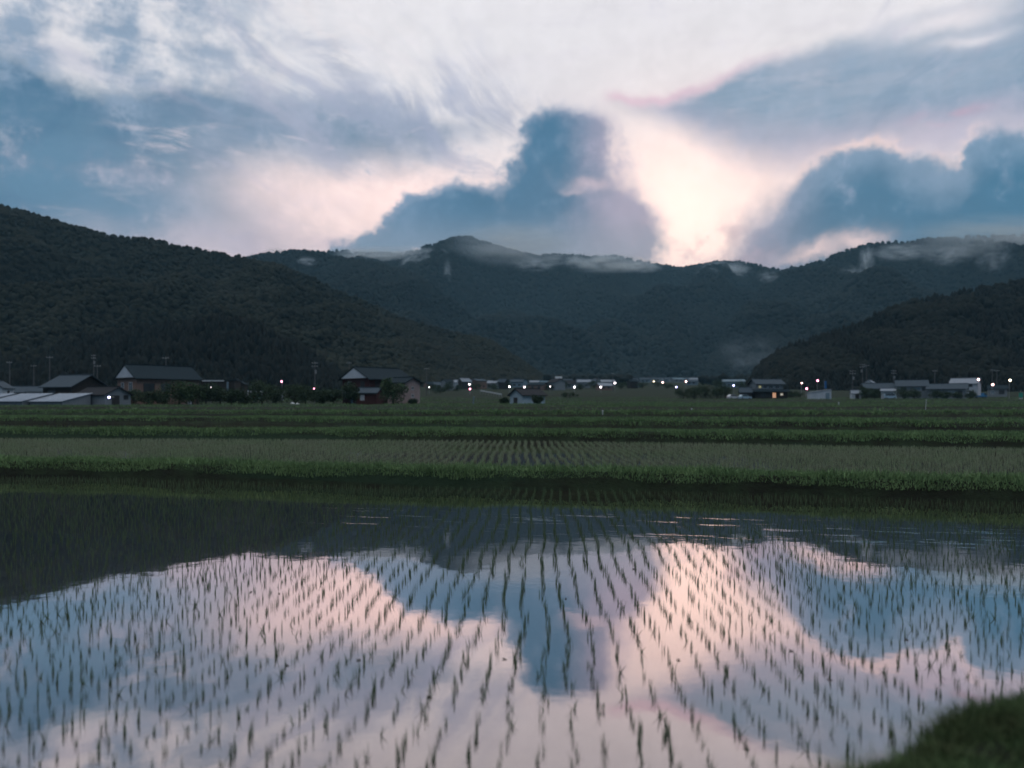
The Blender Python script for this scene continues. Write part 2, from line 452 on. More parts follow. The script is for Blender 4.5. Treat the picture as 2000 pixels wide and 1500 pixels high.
def water_material(name, tint, mud, ripple, refl=.62, streaks=False):
    m, g, b = new_mat(name)
    nt = m.node_tree; nt.nodes.remove(b)
    out = nt.nodes['Material Output']
    tc = g.node('ShaderNodeTexCoord').outputs['Object']
    dif = g.node('ShaderNodeBsdfDiffuse'); g.l.new(g.mix(g.noise(tc, .7, 5, .6), mud, tuple(q * .6 for q in mud[:3]) + (1,)), dif.inputs[0])
    gl = g.node('ShaderNodeBsdfGlossy'); gl.inputs[0].default_value = tint; gl.inputs['Roughness'].default_value = .028
    bn = g.node('ShaderNodeBump'); bn.inputs['Distance'].default_value = .02; bn.inputs['Strength'].default_value = ripple
    h = g.noise(tc, 2.2, 3, .5)
    if streaks:
        rot = g.mapping(tc, rot=(0, 0, math.radians(12.8)))
        # ruffled lanes of water along the far bank
        lane = g.sst(g.noise(g.mapping(rot, sc=(.75, 4.6, 1)), 1.0, 4, .62), .575, .66)
        lane = g.mul(lane, g.sst(g.noise(g.mapping(rot, loc=(3, 7, 0), sc=(.16, .9, 1)), 1.0, 2, .5), .42, .56))
        sp = g.node('ShaderNodeSeparateXYZ'); g.l.new(rot, sp.inputs[0])
        # distance to the far bank (rotated y = 22.8 at its foot)
        zone = g.mul(g.sst(sp.outputs[1], 15.0, 15.8), g.sst(sp.outputs[1], 18.4, 17.4))
        zone = g.mul(zone, g.sst(sp.outputs[0], -11.0, -3.0))
        lane = g.mul(lane, zone)
        rip = g.noise(g.mapping(rot, sc=(2.0, 9.0, 1)), 1.4, 3, .55)
        h = g.add(h, g.mul(g.mul(lane, rip), 7.0))
    g.l.new(h, bn.inputs['Height']); g.l.new(bn.outputs[0], gl.inputs['Normal'])
    fr = g.node('ShaderNodeLayerWeight'); fr.inputs['Blend'].default_value = .5
    if streaks: fac = g.m('MINIMUM', g.m('MAXIMUM', g.m('MULTIPLY_ADD', fr.outputs['Facing'], 1.8, -.575), .12), .97)
    else: fac = g.add(refl, g.mul(g.m('POWER', fr.outputs['Facing'], 4.0), 1 - refl))
    mx = g.node('ShaderNodeMixShader'); g.l.new(fac, mx.inputs[0]); g.l.new(dif.outputs[0], mx.inputs[1]); g.l.new(gl.outputs[0], mx.inputs[2])
    g.l.new(mx.outputs[0], out.inputs['Surface'])
    return m
M_water = water_material('still_paddy_water', (1.0, .89, .875, 1), (.06, .056, .054, 1), .05, .50, True)
M_water2 = water_material('muddy_paddy_water', (.80, .76, .76, 1), (.10, .085, .08, 1), .10, .40)

# ------------------------------------------------------------------ ground and terraces
def interp(pts):
    xs = np.array([p[0] for p in pts], float); ys = np.array([p[1] for p in pts], float)
    return lambda q: np.interp(q, xs, ys)
def Y1(x): return 23.36 - .226 * np.asarray(x, float) + .25 * np.sin(np.asarray(x) * .35)
Y2 = interp([(-400, 60), (-60, 51), (-32.7, 49), (-16, 48), (0, 45.8), (10, 43.3), (17.5, 40.3), (26, 38.2), (60, 31), (400, 20)])
Y3 = interp([(-400, 80), (-60, 70), (-22, 67), (-12, 60), (0, 56.5), (20, 52), (40, 48), (400, 40)])
Y4 = interp([(-400, 100), (-50, 84), (0, 76), (60, 70), (400, 66)])
def YN(x):  # foot line of the bank the photographer stands on
    x = np.asarray(x, float)
    return np.where(x > 1.2, 4.1 + .62 * (x - 1.67), 3.55 + .2 * (x - 1.2)) * 1.0 + .06 * np.sin(x * 3)
ZV = interp([(90, 1.78), (100, 2.08), (125, 2.2), (150, 2.42), (165, 2.5), (260, 4.3), (400, 9), (800, 24), (1200, 38), (2000, 60), (3500, 70), (9000, 40)])
def cst(v): return lambda x: np.full_like(np.asarray(x, float), v)
def off(f, s): return lambda x: f(x) + s
#            Y function, z, half width
ST = [(cst(-900), .9, 1200), (cst(-60), .9, 120), (cst(-6), .95, 30), (cst(0), 1.0, 24), (off(YN, -1.5), 1.0, 24), (off(YN, -.75), .95, 24), (off(YN, -.45), .82, 24), (YN, -.02, 24), (off(YN, .3), -.25, 26),
      (off(Y1, -.35), -.25, 45), (off(Y1, 0), .0, 45), (off(Y1, .14), .30, 45), (off(Y1, .38), .50, 45), (off(Y1, 1.3), .52, 45), (off(Y1, 1.75), .30, 45), (off(Y1, 2.1), .15, 45),
      (off(Y2, -.5), .15, 70), (off(Y2, 0), .33, 70), (off(Y2, .45), .78, 70), (off(Y2, .75), .93, 70), (off(Y2, 1.6), .95, 70), (off(Y2, 2.1), .80, 70), (off(Y2, 2.6), .78, 70),
      (off(Y3, -.4), .78, 85), (off(Y3, .4), 1.28, 85), (off(Y3, .8), 1.36, 85), (off(Y3, 1.8), 1.38, 85), (off(Y3, 2.4), 1.25, 85),
      (off(Y4, -.6), 1.25, 110), (off(Y4, .6), 1.72, 110), (off(Y4, 1.2), 1.80, 110), (off(Y4, 2.4), 1.80, 110), (off(Y4, 3.4), 1.70, 110)]
for yy, hw in ((92, 140), (96, 150), (98, 150), (104, 160), (115, 180), (125, 200), (127, 200), (130, 200), (140, 220), (150, 240), (165, 260), (200, 320), (260, 420), (330, 560), (400, 700), (600, 1000), (800, 1400), (1200, 2000), (2000, 3000), (3300, 3900), (4300, 4300)):
    zz = float(ZV(yy)) + (.18 if yy in (125, 98) else 0)
    ST.append((cst(yy), zz, hw))
NC = 220
def station(k, a):
    f, z, hw = ST[k]; x = a * hw
    return np.stack([x, f(x), np.full_like(x, z)], 1)
def build_ground():
    a = np.linspace(-1, 1, NC); a = np.sign(a) * np.abs(a) ** 1.25
    P = np.stack([station(k, a) for k in range(len(ST))], 0)
    n = fbm(P[..., 0] * .7, P[..., 1] * .7, 3, 3)
    amp = np.clip(P[..., 1] / 600, .02, .10)[..., None]
    P[..., 2] += (n * amp[..., 0])
    nr, nc = P.shape[:2]
    idx = np.arange(nr * nc).reshape(nr, nc)
    fc = np.stack([idx[:-1, :-1], idx[:-1, 1:], idx[1:, 1:], idx[1:, :-1]], -1).reshape(-1, 4)
    o = link_mesh('ground', np_mesh('ground', P.reshape(-1, 3), 4, fc, smooth=True), M_ground)
    tag(o, 'dark green terraced valley floor of fields and grassy banks', None, None, 'structure')
build_ground()

def sheet(name, label, f0, f1, z, hw, m, n=80):
    x = np.linspace(-hw, hw, n)
    V = np.concatenate([np.stack([x, f0(x), np.full(n, z)], 1), np.stack([x, f1(x), np.full(n, z)], 1)])
    fc = np.stack([np.arange(n - 1), np.arange(1, n), np.arange(1, n) + n, np.arange(n - 1) + n], 1)
    o = link_mesh(name, np_mesh(name, V, 4, fc), m); tag(o, label, None, None, 'structure'); return o
sheet('paddy_water', 'still water of the flooded near paddy mirroring clouds and hills', off(YN, -.2), off(Y1, .15), 0.0, 40, M_water)
sheet('paddy_water', 'muddy water of the second paddy behind the grassy bank', off(Y1, 1.55), off(Y2, .1), .33, 65, M_water2)
def xcut(f, s): return lambda x: f(x) + s
def left_water():
    n = 60; x = np.linspace(-70, -13, n)
    V = np.concatenate([np.stack([x, Y2(x) + 2.3, np.full(n, .86)], 1), np.stack([x, Y3(x) - .2 - np.clip((x + 22) * .3, 0, 2), np.full(n, .86)], 1)])
    fc = np.stack([np.arange(n - 1), np.arange(1, n), np.arange(1, n) + n, np.arange(n - 1) + n], 1)
    o = link_mesh('paddy_water', np_mesh('paddy_water', V, 4, fc), M_water2)
    tag(o, 'strip of grey water in the third paddy at the left', None, None, 'structure')
left_water()

# ------------------------------------------------------------------ grass
def blades(P, h, w, lean, seed, segs=2):
    """P (n,3) roots, h heights: bent tapering blades -> V, F(quads), tint"""
    r = np.random.default_rng(seed); n = len(P)
    az = r.uniform(0, 2 * PI, n); ln = np.abs(r.normal(0, lean, n))
    dx = np.cos(az); dy = np.sin(az); wz = r.uniform(0, 2 * PI, n)
    wx = np.cos(wz) * w / 2; wy = np.sin(wz) * w / 2
    V = []
    for k in range(segs + 1):
        s = k / segs; wd = (1 - s) ** .7 if k < segs else .12
        c = P + np.stack([dx * ln * h * s ** 1.8, dy * ln * h * s ** 1.8, h * s * (1 - .25 * ln * s)], 1)
        V.append(c + np.stack([wx * wd, wy * wd, 0 * wx], 1)); V.append(c - np.stack([wx * wd, wy * wd, 0 * wx], 1))
    V = np.stack(V, 1)                                  # n, 2(segs+1), 3
    base = (np.arange(n) * 2 * (segs + 1))[:, None]
    fs = [base + np.array([[2 * k, 2 * k + 1, 2 * k + 3, 2 * k + 2]]) for k in range(segs)]
    fc = np.stack(fs, 1).reshape(-1, 4)
    t = np.repeat(r.uniform(0, 1, n), 2 * (segs + 1))
    return V.reshape(-1, 3), fc, t
def seg_points(k0, k1, n, xr, r):
    """random points on the ground between stations k0..k1 for x in xr"""
    k = r.integers(k0, k1, n); s = r.uniform(0, 1, n); x = r.uniform(xr[0], xr[1], n)
    P = np.zeros((n, 3)); P[:, 0] = x
    for q in range(k0, k1):
        mk = k == q
        ya, yb = ST[q][0](x[mk]), ST[q + 1][0](x[mk])
        P[mk, 1] = ya + (yb - ya) * s[mk]; P[mk, 2] = ST[q][1] + (ST[q + 1][1] - ST[q][1]) * s[mk]
    P[:, 2] -= .02
    return P
def join(parts):
    V = []; Fc = []; T = []; b = 0
    for v, f, t in parts: V.append(v); Fc.append(f + b); T.append(t); b += len(v)
    return np.concatenate(V), np.concatenate(Fc), np.concatenate(T)
def stuff_obj(name, label, cat, parts, m, smooth=False):
    V, fc, t = join(parts)
    o = link_mesh(name, np_mesh(name, V, fc.shape[1], fc, t, smooth), m)
    return tag(o, label, cat, None, 'stuff')

r = np.random.default_rng(11)
def patchy(P, sc, seed): return .65 + .55 * (fbm(P[:, 0] * sc, P[:, 1] * sc, seed, 3) + .25)
# bank 1 : stations 10..15
k1 = 10
P = seg_points(k1, k1 + 4, 52000, (-30, 26), r)
P = P[(P[:, 2] > .24 + .08 * vnoise(P[:, 0] * .7, P[:, 1], 71))]  # foot left bare: dark earth stands in for shade under the overhanging grass
h = .20 * patchy(P, .8, 5) * r.uniform(.5, 1.3, len(P)) * np.where(P[:, 2] > .40, 1.0, .75)
Pt = seg_points(k1 + 2, k1 + 4, 26000, (-30, 26), r); ht = .26 * patchy(Pt, .5, 8) * r.uniform(.4, 1.4, len(Pt))
stuff_obj('bank_grass', 'rough green grass on the long bank between the two nearest paddies', 'grass', [blades(P, h, .035, .6, 1), blades(Pt, ht, .032, .7, 2)], M_grass)
# bank 2 : stations 17..21
k2 = 17
P = seg_points(k2, k2 + 4, 42000, (-52, 42), r)
P = P[(P[:, 2] > .58 + .12 * vnoise(P[:, 0] * .4, P[:, 1], 72)) | (P[:, 1] > Y2(P[:, 0]) + 1)]  # lower face left bare too, its dark earth deepening the shaded band
h = .22 * patchy(P, .5, 15) * r.uniform(.5, 1.3, len(P))
stuff_obj('bank_grass', 'bright green grass on the bank behind the second paddy', 'grass', [blades(P, h, .06, .5, 3)], M_grass)
# field crop + bank 3
P = seg_points(k2 + 5, k2 + 6, 26000, (-14, 50), r); h = .16 * patchy(P, .4, 25)
P2 = seg_points(23, 27, 34000, (-66, 56), r); P2 = P2[(P2[:, 2] > 1.0) | (P2[:, 1] > Y3(P2[:, 0]) + 1)]; h2 = .26 * patchy(P2, .35, 35) * r.uniform(.5, 1.2, len(P2))
stuff_obj('field_grass', 'green crop and grassy bank of the third terrace', 'grass', [blades(P, h, .07, .5, 4), blades(P2, h2, .07, .5, 5)], M_grass)
P = seg_points(27, 28, 30000, (-75, 70), r); h = .18 * patchy(P, .3, 45)
P2 = seg_points(28, 32, 34000, (-85, 75), r); P2 = P2[(P2[:, 2] > 1.48) | (P2[:, 1] > Y4(P2[:, 0]) + 1.5)]; h2 = .28 * patchy(P2, .3, 55) * r.uniform(.5, 1.2, len(P2))
stuff_obj('field_grass', 'green crop and grassy bank of the fourth terrace', 'grass', [blades(P, h, .10, .5, 6), blades(P2, h2, .10, .5, 7)], M_grass)
P = np.stack([r.uniform(-190, 190, 60000), r.uniform(84, 260, 60000) , np.zeros(60000)], 1)
P = P[np.abs(P[:, 0]) < P[:, 1] * .76]; P[:, 2] = ZV(P[:, 1]) - .03
msk = vnoise(P[:, 0] * .016, P[:, 1] * .20, 61) > -.05
P = P[msk]; h = .34 * patchy(P, .12, 65) * r.uniform(.5, 1.2, len(P))
stuff_obj('field_grass', 'dark green fields reaching back to the houses', 'grass', [blades(P, h, .16, .6, 8, 1)], M_grass)
bp = []
for yb in (100, 107, 115, 126, 136, 149, 163, 182, 205, 235, 270):
    nn = 5200; x = r.uniform(-yb * .75, yb * .75, nn); y = yb + x * .03 * math.sin(yb) + r.normal(0, .5, nn)
    k_ = vnoise(x * .03, x * 0 + yb, 81) > -.3
    P = np.stack([x, y, ZV(y) - .03], 1)[k_]; bp.append(blades(P, .42 * patchy(P, .12, 66) * r.uniform(.5, 1.2, len(P)), .15, .4, yb, 1))
stuff_obj('bund_grass', 'lines of taller grass on the low bunds between the far fields', 'grass', bp, M_grass)
# the bank at the photographer's feet
n = 90000
P = seg_points(3, 7, n, (.3, 6.0), r); P = P[P[:, 1] > 1.6]
P[:, 2] += .05 * np.clip(fbm(P[:, 0] * 1.6, P[:, 1] * 1.6, 76, 2), 0, 1)
h = .088 * (1.0 + 1.5 * np.clip(fbm(P[:, 0] * 2.2, P[:, 1] * 2.2, 75, 3), -.5, 1)) * r.uniform(.5, 1.4, len(P))
Pw = seg_points(4, 7, 2200, (.3, 6.0), r); hw = r.uniform(.09, .26, len(Pw))
stuff_obj('bank_grass', 'short dark grass on the near bank in the bottom right corner', 'grass', [blades(P, h, .010, .7, 9), blades(Pw, hw, .007, .6, 10)], M_grass_near)

# ------------------------------------------------------------------ rice
def clump(seed):
    q = np.random.default_rng(seed); nb = q.integers(4, 8)
    P = np.zeros((nb, 3)); P[:, :2] = q.normal(0, .008, (nb, 2)); P[:, 2] = -.03
    h = q.uniform(.055, .125, nb) + .03
    return blades(P, h, .0085, .12 if seed % 7 else .30, seed + 100, 3)
CL = [clump(s) for s in range(14)]
CLM = [np_mesh('rice_seedling', v, 4, f, t) for v, f, t in CL]
def rows(y0f, y1f, xr, dirx, sp, hs, seed, wav):
    q = np.random.default_rng(seed); pts = []
    for i in range(int((xr[1] - xr[0]) / sp)):
        x0 = xr[0] + i * sp
        y = 0.0
        ph = q.uniform(-.02, .02)
        ys = np.arange(0, 60, hs); xs = x0 + dirx * ys + ph + wav * (np.sin(ys * .9 + x0 * .25) + .6 * np.sin(ys * 2.3 + x0 * .6))
        ys = ys + q.normal(0, .025, len(ys)); xs = xs + q.normal(0, .018, len(xs))
        k = (ys > y0f(xs)) & (ys < y1f(xs)) & (np.abs(xs) < ys * .70 + 1.0) & (q.uniform(0, 1, len(ys)) > .10)
        pts.append(np.stack([xs[k], ys[k]], 1))
    return np.concatenate(pts)
pts = rows(off(YN, .45), off(Y1, -.12), (-26, 24), .040, .25, .155, 21, .032)
pts = pts[np.argsort(pts[:, 1])]
vis = (np.abs(pts[:, 0]) < pts[:, 1] * .665) & (pts[:, 1] > 5.35)
near_i = np.nonzero(vis)[0][:300]
sel = np.zeros(len(pts), bool); sel[near_i] = True
for i in near_i:
    o = bpy.data.objects.new('rice_seedling', CLM[random.randrange(len(CLM))]); col.objects.link(o)
    if not o.data.materials: o.data.materials.append(M_rice)
    o.location = (pts[i, 0], pts[i, 1], 0); s = random.uniform(.75, 1.25); o.scale = (s, s, s * random.uniform(.85, 1.2)); o.rotation_euler = (0, 0, random.uniform(0, 6.28))
    tag(o, 'thin dark rice seedling standing in the nearest rows of the mirroring paddy', 'rice seedling', 'rice seedlings in the nearest rows')
def scatter(pts, z, seed, scl, lib):
    q = np.random.default_rng(seed); parts = []
    which = q.integers(0, len(lib), len(pts))
    for k, (v, f, t) in enumerate(lib):
        p = pts[which == k]; n = len(p)
        if not n: continue
        a = q.uniform(0, 2 * PI, n); s = q.uniform(.75, 1.25, n) * scl
        c, sn = np.cos(a) * s, np.sin(a) * s
        X = v[None, :, 0] * c[:, None] - v[None, :, 1] * sn[:, None] + p[:, 0:1]
        Y = v[None, :, 0] * sn[:, None] + v[None, :, 1] * c[:, None] + p[:, 1:2]
        Z = v[None, :, 2] * s[:, None] + z
        V = np.stack([X, Y, Z], -1).reshape(-1, 3)
        fc = (f[None] + (np.arange(n) * len(v))[:, None, None]).reshape(-1, 4)
        parts.append((V, fc, np.tile(t, n) * .6 + np.repeat(q.uniform(0, .4, n), len(v))))
    return parts
stuff_obj('rice_seedlings', 'rows of thin rice seedlings across the flooded near paddy', 'rice', scatter(pts[~sel], 0.0, 31, 1.0, CL), M_rice)
def fat(seed):
    q = np.random.default_rng(seed); nb = 6
    P = np.zeros((nb, 3)); P[:, :2] = q.normal(0, .024, (nb, 2)); P[:, 2] = -.02
    return blades(P, q.uniform(.11, .19, nb), .024, .25, seed + 300, 2)
FT = [fat(s) for s in range(8)]
pts2 = rows(off(Y1, 1.9), off(Y2, -.15), (-48, 40), .012, .36, .18, 22, .05)
stuff_obj('rice_seedlings', 'rows of brighter young rice in the second paddy', 'rice', scatter(pts2, .33, 32, .9, FT), M_rice_mid)

# ------------------------------------------------------------------ hills and forest
def ico(level):
    import bmesh
    bm = bmesh.new(); bmesh.ops.create_icosphere(bm, subdivisions=level, radius=1)
    V = np.array([v.co[:] for v in bm.verts]); Fc = np.array([[v.index for v in f.verts] for f in bm.faces]); bm.free()
    return V, Fc
IC1 = ico(1); IC2 = ico(2)
def crown_lib(kind, n, seed):
    q = np.random.default_rng(seed); out = []
    for i in range(n):
        if kind == 'fine': V, Fc = IC2
        else: V, Fc = IC1
        v = V.copy()
        rad = 1 + q.normal(0, .16, len(v)); v = v * rad[:, None]
        v[:, 2] = np.where(v[:, 2] < 0, v[:, 2] * .9, v[:, 2])
        if kind == 'cone':
            v = IC1[0].copy(); zz = (v[:, 2] + 1) / 2; v[:, :2] *= (1.15 - zz)[:, None] * .95 * (1 + q.normal(0, .18, len(v)))[:, None]; v[:, 2] = zz * 2.6 - .8
            Fc = IC1[1]
        out.append((v, Fc, np.clip(.5 + q.normal(0, .16, len(v)), 0, 1)))
    return out
LIBF = crown_lib('fine', 6, 1); LIBC = crown_lib('coarse', 6, 2); LIBK = crown_lib('cone', 6, 3)
def crowns(P, size, lib, seed):
    q = np.random.default_rng(seed); parts = []; which = q.integers(0, len(lib), len(P))
    for k, (v, f, t) in enumerate(lib):
        mk = which == k; p = P[mk]; s = size[mk]; n = len(p)
        if not n: continue
        a = q.uniform(0, 2 * PI, n); c, sn = np.cos(a), np.sin(a)
        sz = s * q.uniform(.8, 1.3, n)
        X = (v[None, :, 0] * c[:, None] - v[None, :, 1] * sn[:, None]) * s[:, None] + p[:, 0:1]
        Y = (v[None, :, 0] * sn[:, None] + v[None, :, 1] * c[:, None]) * s[:, None] + p[:, 1:2]
        Z = v[None, :, 2] * sz[:, None] + p[:, 2:3]
        fc = (f[None] + (np.arange(n) * len(v))[:, None, None]).reshape(-1, 3)
        tt = np.clip(np.repeat(q.uniform(0, .7, n), len(v)) + np.tile(t, n) * .5 - .1, 0, 1)
        parts.append((np.stack([X, Y, Z], -1).reshape(-1, 3), fc, tt))
    return parts
def hill(label, crest, base, tree_h, spur, seed, nu=260, nv=60, spur_len=120.0, power=1.0, back=.5):
    cp = np.array(crest, float); bp = np.array(base, float)
    px = np.linspace(cp[0, 0], cp[-1, 0], nu)
    cy = np.interp(px, cp[:, 0], cp[:, 1]); cdist = np.interp(px, cp[:, 0], cp[:, 2]); bd = np.interp(px, bp[:, 0], bp[:, 1])
    ker = np.array([1, 3, 4, 3, 1.]) / 12
    cy = np.convolve(np.pad(cy, 2, mode='edge'), ker, 'valid')
    nb = nv // 4
    v = np.concatenate([np.linspace(0, 1, nv), 1 + np.linspace(0, 1, nb + 1)[1:] * back])
    PX, Vv = np.meshgrid(px, v)
    Dd = bd[None] + (cdist - bd)[None] * Vv
    X = (PX - 1000) / F * Dd
    zc = (CAMH + (HOR - cy) / F * cdist - tree_h)[None]; zb = (ZV(bd) - 4)[None]
    vv = np.clip(Vv, 0, 1)
    Z = zb + (zc - zb) * vv ** power
    up = vv * (1 - vv) * 4
    rid = 1 - 2 * np.abs(fbm(X / spur_len + seed, Dd / (spur_len * 2.6), seed, 3))
    Z = Z + spur * (rid - .8) * up ** .7 * np.clip((zc - zb) / 150, 0, 1.2)
    Z = Z + fbm(X / 25., Dd / 25., seed + 5, 3) * min(tree_h, 4) * .5
    over = np.clip(Vv - 1, 0, 9)
    Z = Z - over * (zc - zb) * 1.3 - over ** 2 * 0
    Pg = np.stack([X, Dd, Z], -1)
    nr, nc = Pg.shape[:2]; idx = np.arange(nr * nc).reshape(nr, nc)
    fc = np.stack([idx[:-1, :-1], idx[:-1, 1:], idx[1:, 1:], idx[1:, :-1]], -1).reshape(-1, 4)
    o = link_mesh('hill', np_mesh('hill', Pg.reshape(-1, 3), 4, fc, smooth=True), M_hill)
    tag(o, label, None, None, 'structure')
    def sample(n, vmax=1.06, rnd=None):
        rnd = rnd or np.random.default_rng(seed + 50)
        iu = rnd.uniform(0, nc - 1.001, n * 3); w = np.interp(iu, np.arange(nc), cdist); keep = rnd.uniform(0, w.max(), n * 3) < w
        iu = iu[keep][:n]; n2 = len(iu)
        vq = rnd.uniform(0, vmax, n2); iv = np.interp(vq, v, np.arange(nr))
        a = np.floor(iv).astype(int).clip(0, nr - 2); b = np.floor(iu).astype(int); fa = iv - a; fb = iu - b
        Q = (Pg[a, b] * ((1 - fa) * (1 - fb))[:, None] + Pg[a, b + 1] * ((1 - fa) * fb)[:, None] + Pg[a + 1, b] * (fa * (1 - fb))[:, None] + Pg[a + 1, b + 1] * (fa * fb)[:, None])
        return Q
    return sample

def forest(label, P, size, lib, m, seed, lift=.6):
    P = P.copy(); P[:, 2] += size * lift
    stuff_obj('forest', label, 'forest', crowns(P, size, lib, seed), m)

q = np.random.default_rng(77)
# left hill
sA = hill('dark wooded hill sloping down from the left', [(-1500, 330, 900), (-700, 300, 950), (-300, 330, 930), (-120, 365, 900), (0, 392, 880), (60, 408, 870), (150, 435, 860), (220, 452, 860), (280, 453, 860), (330, 466, 860), (400, 481, 870), (490, 497, 880), (560, 514, 880), (620, 538, 880), (680, 568, 880), (740, 594, 880), (800, 618, 880), (870, 638, 870), (930, 650, 860), (970, 664, 850), (1010, 690, 840), (1050, 716, 820), (1080, 742, 800), (1110, 765, 790)],
          [(-1500, 380), (0, 400), (400, 420), (700, 470), (900, 580), (1110, 730)], 7, 52, 3, 300, 64, 130)
PA = sA(62000); sz = q.uniform(1.6, 3.3, len(PA)); forest('dark broadleaf forest covering the left hill', PA, sz, LIBC, M_forest, 5)
# front spur of conifers on the left
sA2 = hill('low dark spur in front of the left hill', [(-600, 560, 560), (-200, 600, 540), (0, 628, 520), (150, 640, 510), (300, 618, 505), (420, 600, 500), (500, 612, 500), (560, 640, 500), (620, 680, 500), (680, 715, 500), (740, 742, 500), (790, 760, 500)],
          [(-600, 350), (300, 350), (790, 440)], 10, 14, 9, 160, 40, 70)
PA2 = sA2(5200); sz = q.uniform(2.0, 3.4, len(PA2)); forest('dark conifer plantation on the low spur behind the left houses', PA2, sz, LIBK, M_conifer, 6)
# middle ridge on the left
sB1 = hill('middle wooded ridge behind the left hill', [(250, 620, 1700), (400, 540, 1750), (470, 505, 1800), (520, 491, 1800), (575, 485, 1800), (620, 487, 1800), (670, 498, 1800), (740, 512, 1780), (800, 528, 1750), (850, 556, 1720), (900, 596, 1680), (960, 645, 1620), (1030, 700, 1550), (1090, 742, 1500)],
          [(250, 1000), (700, 1050), (1090, 1350)], 8, 90, 13, 180, 50, 260)
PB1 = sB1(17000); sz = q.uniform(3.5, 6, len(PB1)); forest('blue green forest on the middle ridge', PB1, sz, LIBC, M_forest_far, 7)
# far mountains
sB = hill('far mountain range across the end of the valley', [(300, 520, 2700), (500, 497, 2700), (600, 490, 2700), (660, 487, 2700), (720, 491, 2650), (790, 492, 2650), (830, 479, 2600), (870, 468, 2600), (912, 461, 2600), (940, 470, 2600), (1000, 488, 2600), (1040, 497, 2600), (1075, 494, 2600), (1125, 496, 2600), (1160, 499, 2600), (1195, 495, 2600), (1240, 505, 2600), (1290, 514, 2650), (1330, 525, 2700), (1360, 515, 2750), (1400, 511, 2750), (1440, 510, 2750), (1485, 515, 2750), (1530, 526, 2750), (1600, 545, 2750), (1800, 560, 2800), (2100, 560, 2800)],
          [(300, 1500), (1000, 1350), (1400, 1300), (2100, 1500)], 9, 190, 23, 330, 80, 420, .9)
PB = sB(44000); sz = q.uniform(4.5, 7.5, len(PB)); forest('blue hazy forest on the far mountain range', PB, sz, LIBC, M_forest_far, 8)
# right mountain
sD = hill('tall wooded mountain rising at the right', [(1340, 750, 1500), (1380, 700, 1600), (1420, 640, 1750), (1470, 575, 1950), (1520, 527, 2100), (1560, 517, 2100), (1600, 507, 2100), (1640, 490, 2100), (1680, 476, 2100), (1710, 471, 2100), (1760, 470, 2100), (1820, 464, 2050), (1900, 458, 2000), (2000, 455, 2000), (2200, 440, 2000), (2700, 420, 2000), (3400, 450, 2000)],
          [(1340, 1150), (1700, 1050), (2400, 1000), (3400, 1000)], 9, 150, 33, 260, 70, 330, .95)
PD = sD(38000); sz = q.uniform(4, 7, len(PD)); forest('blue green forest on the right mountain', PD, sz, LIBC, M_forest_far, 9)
# near right hill
sE = hill('dark wooded hill near the right edge', [(1445, 765, 560), (1462, 738, 565), (1480, 705, 570), (1505, 678, 580), (1545, 660, 590), (1600, 645, 600), (1650, 628, 610), (1700, 606, 620), (1750, 588, 640), (1800, 571, 650), (1850, 560, 660), (1900, 551, 670), (1960, 543, 680), (2000, 537, 690), (2100, 520, 700), (2400, 480, 720), (3000, 450, 720), (3600, 470, 720)],
          [(1445, 480), (1600, 420), (1800, 390), (2400, 370), (3600, 370)], 9, 26, 43, 240, 56, 90)
PE = sE(22000); mixk = vnoise(PE[:, 0] / 40, PE[:, 1] / 40, 91) + .25 * (PE[:, 2] / 60 - 1)
sz = q.uniform(1.9, 3.8, len(PE))
forest('dark conifers on the near right hill', PE[mixk > 0], sz[mixk > 0] * .8, LIBK, M_conifer, 10)
forest('dark broadleaf trees on the near right hill', PE[mixk <= 0], sz[mixk <= 0], LIBF, M_forest_right, 11)
# wooded belt along the foot of the far slopes
n = 2600
bx = q.uniform(880, 1480, n); bdist = q.uniform(620, 1250, n)
Pb = np.stack([gx(bx, bdist), bdist, ZV(bdist) + 1], 1)
Pb = Pb[(bx < 1235) | (bx > 1425) | (bdist < 760)]
Pb = Pb[vnoise(Pb[:, 0] / 45, Pb[:, 1] / 90, 17) > .12]; sz = q.uniform(2.5, 5.0, len(Pb))
forest('dark groves scattered among the far village fields', Pb, sz, LIBC, M_forest_far, 12)

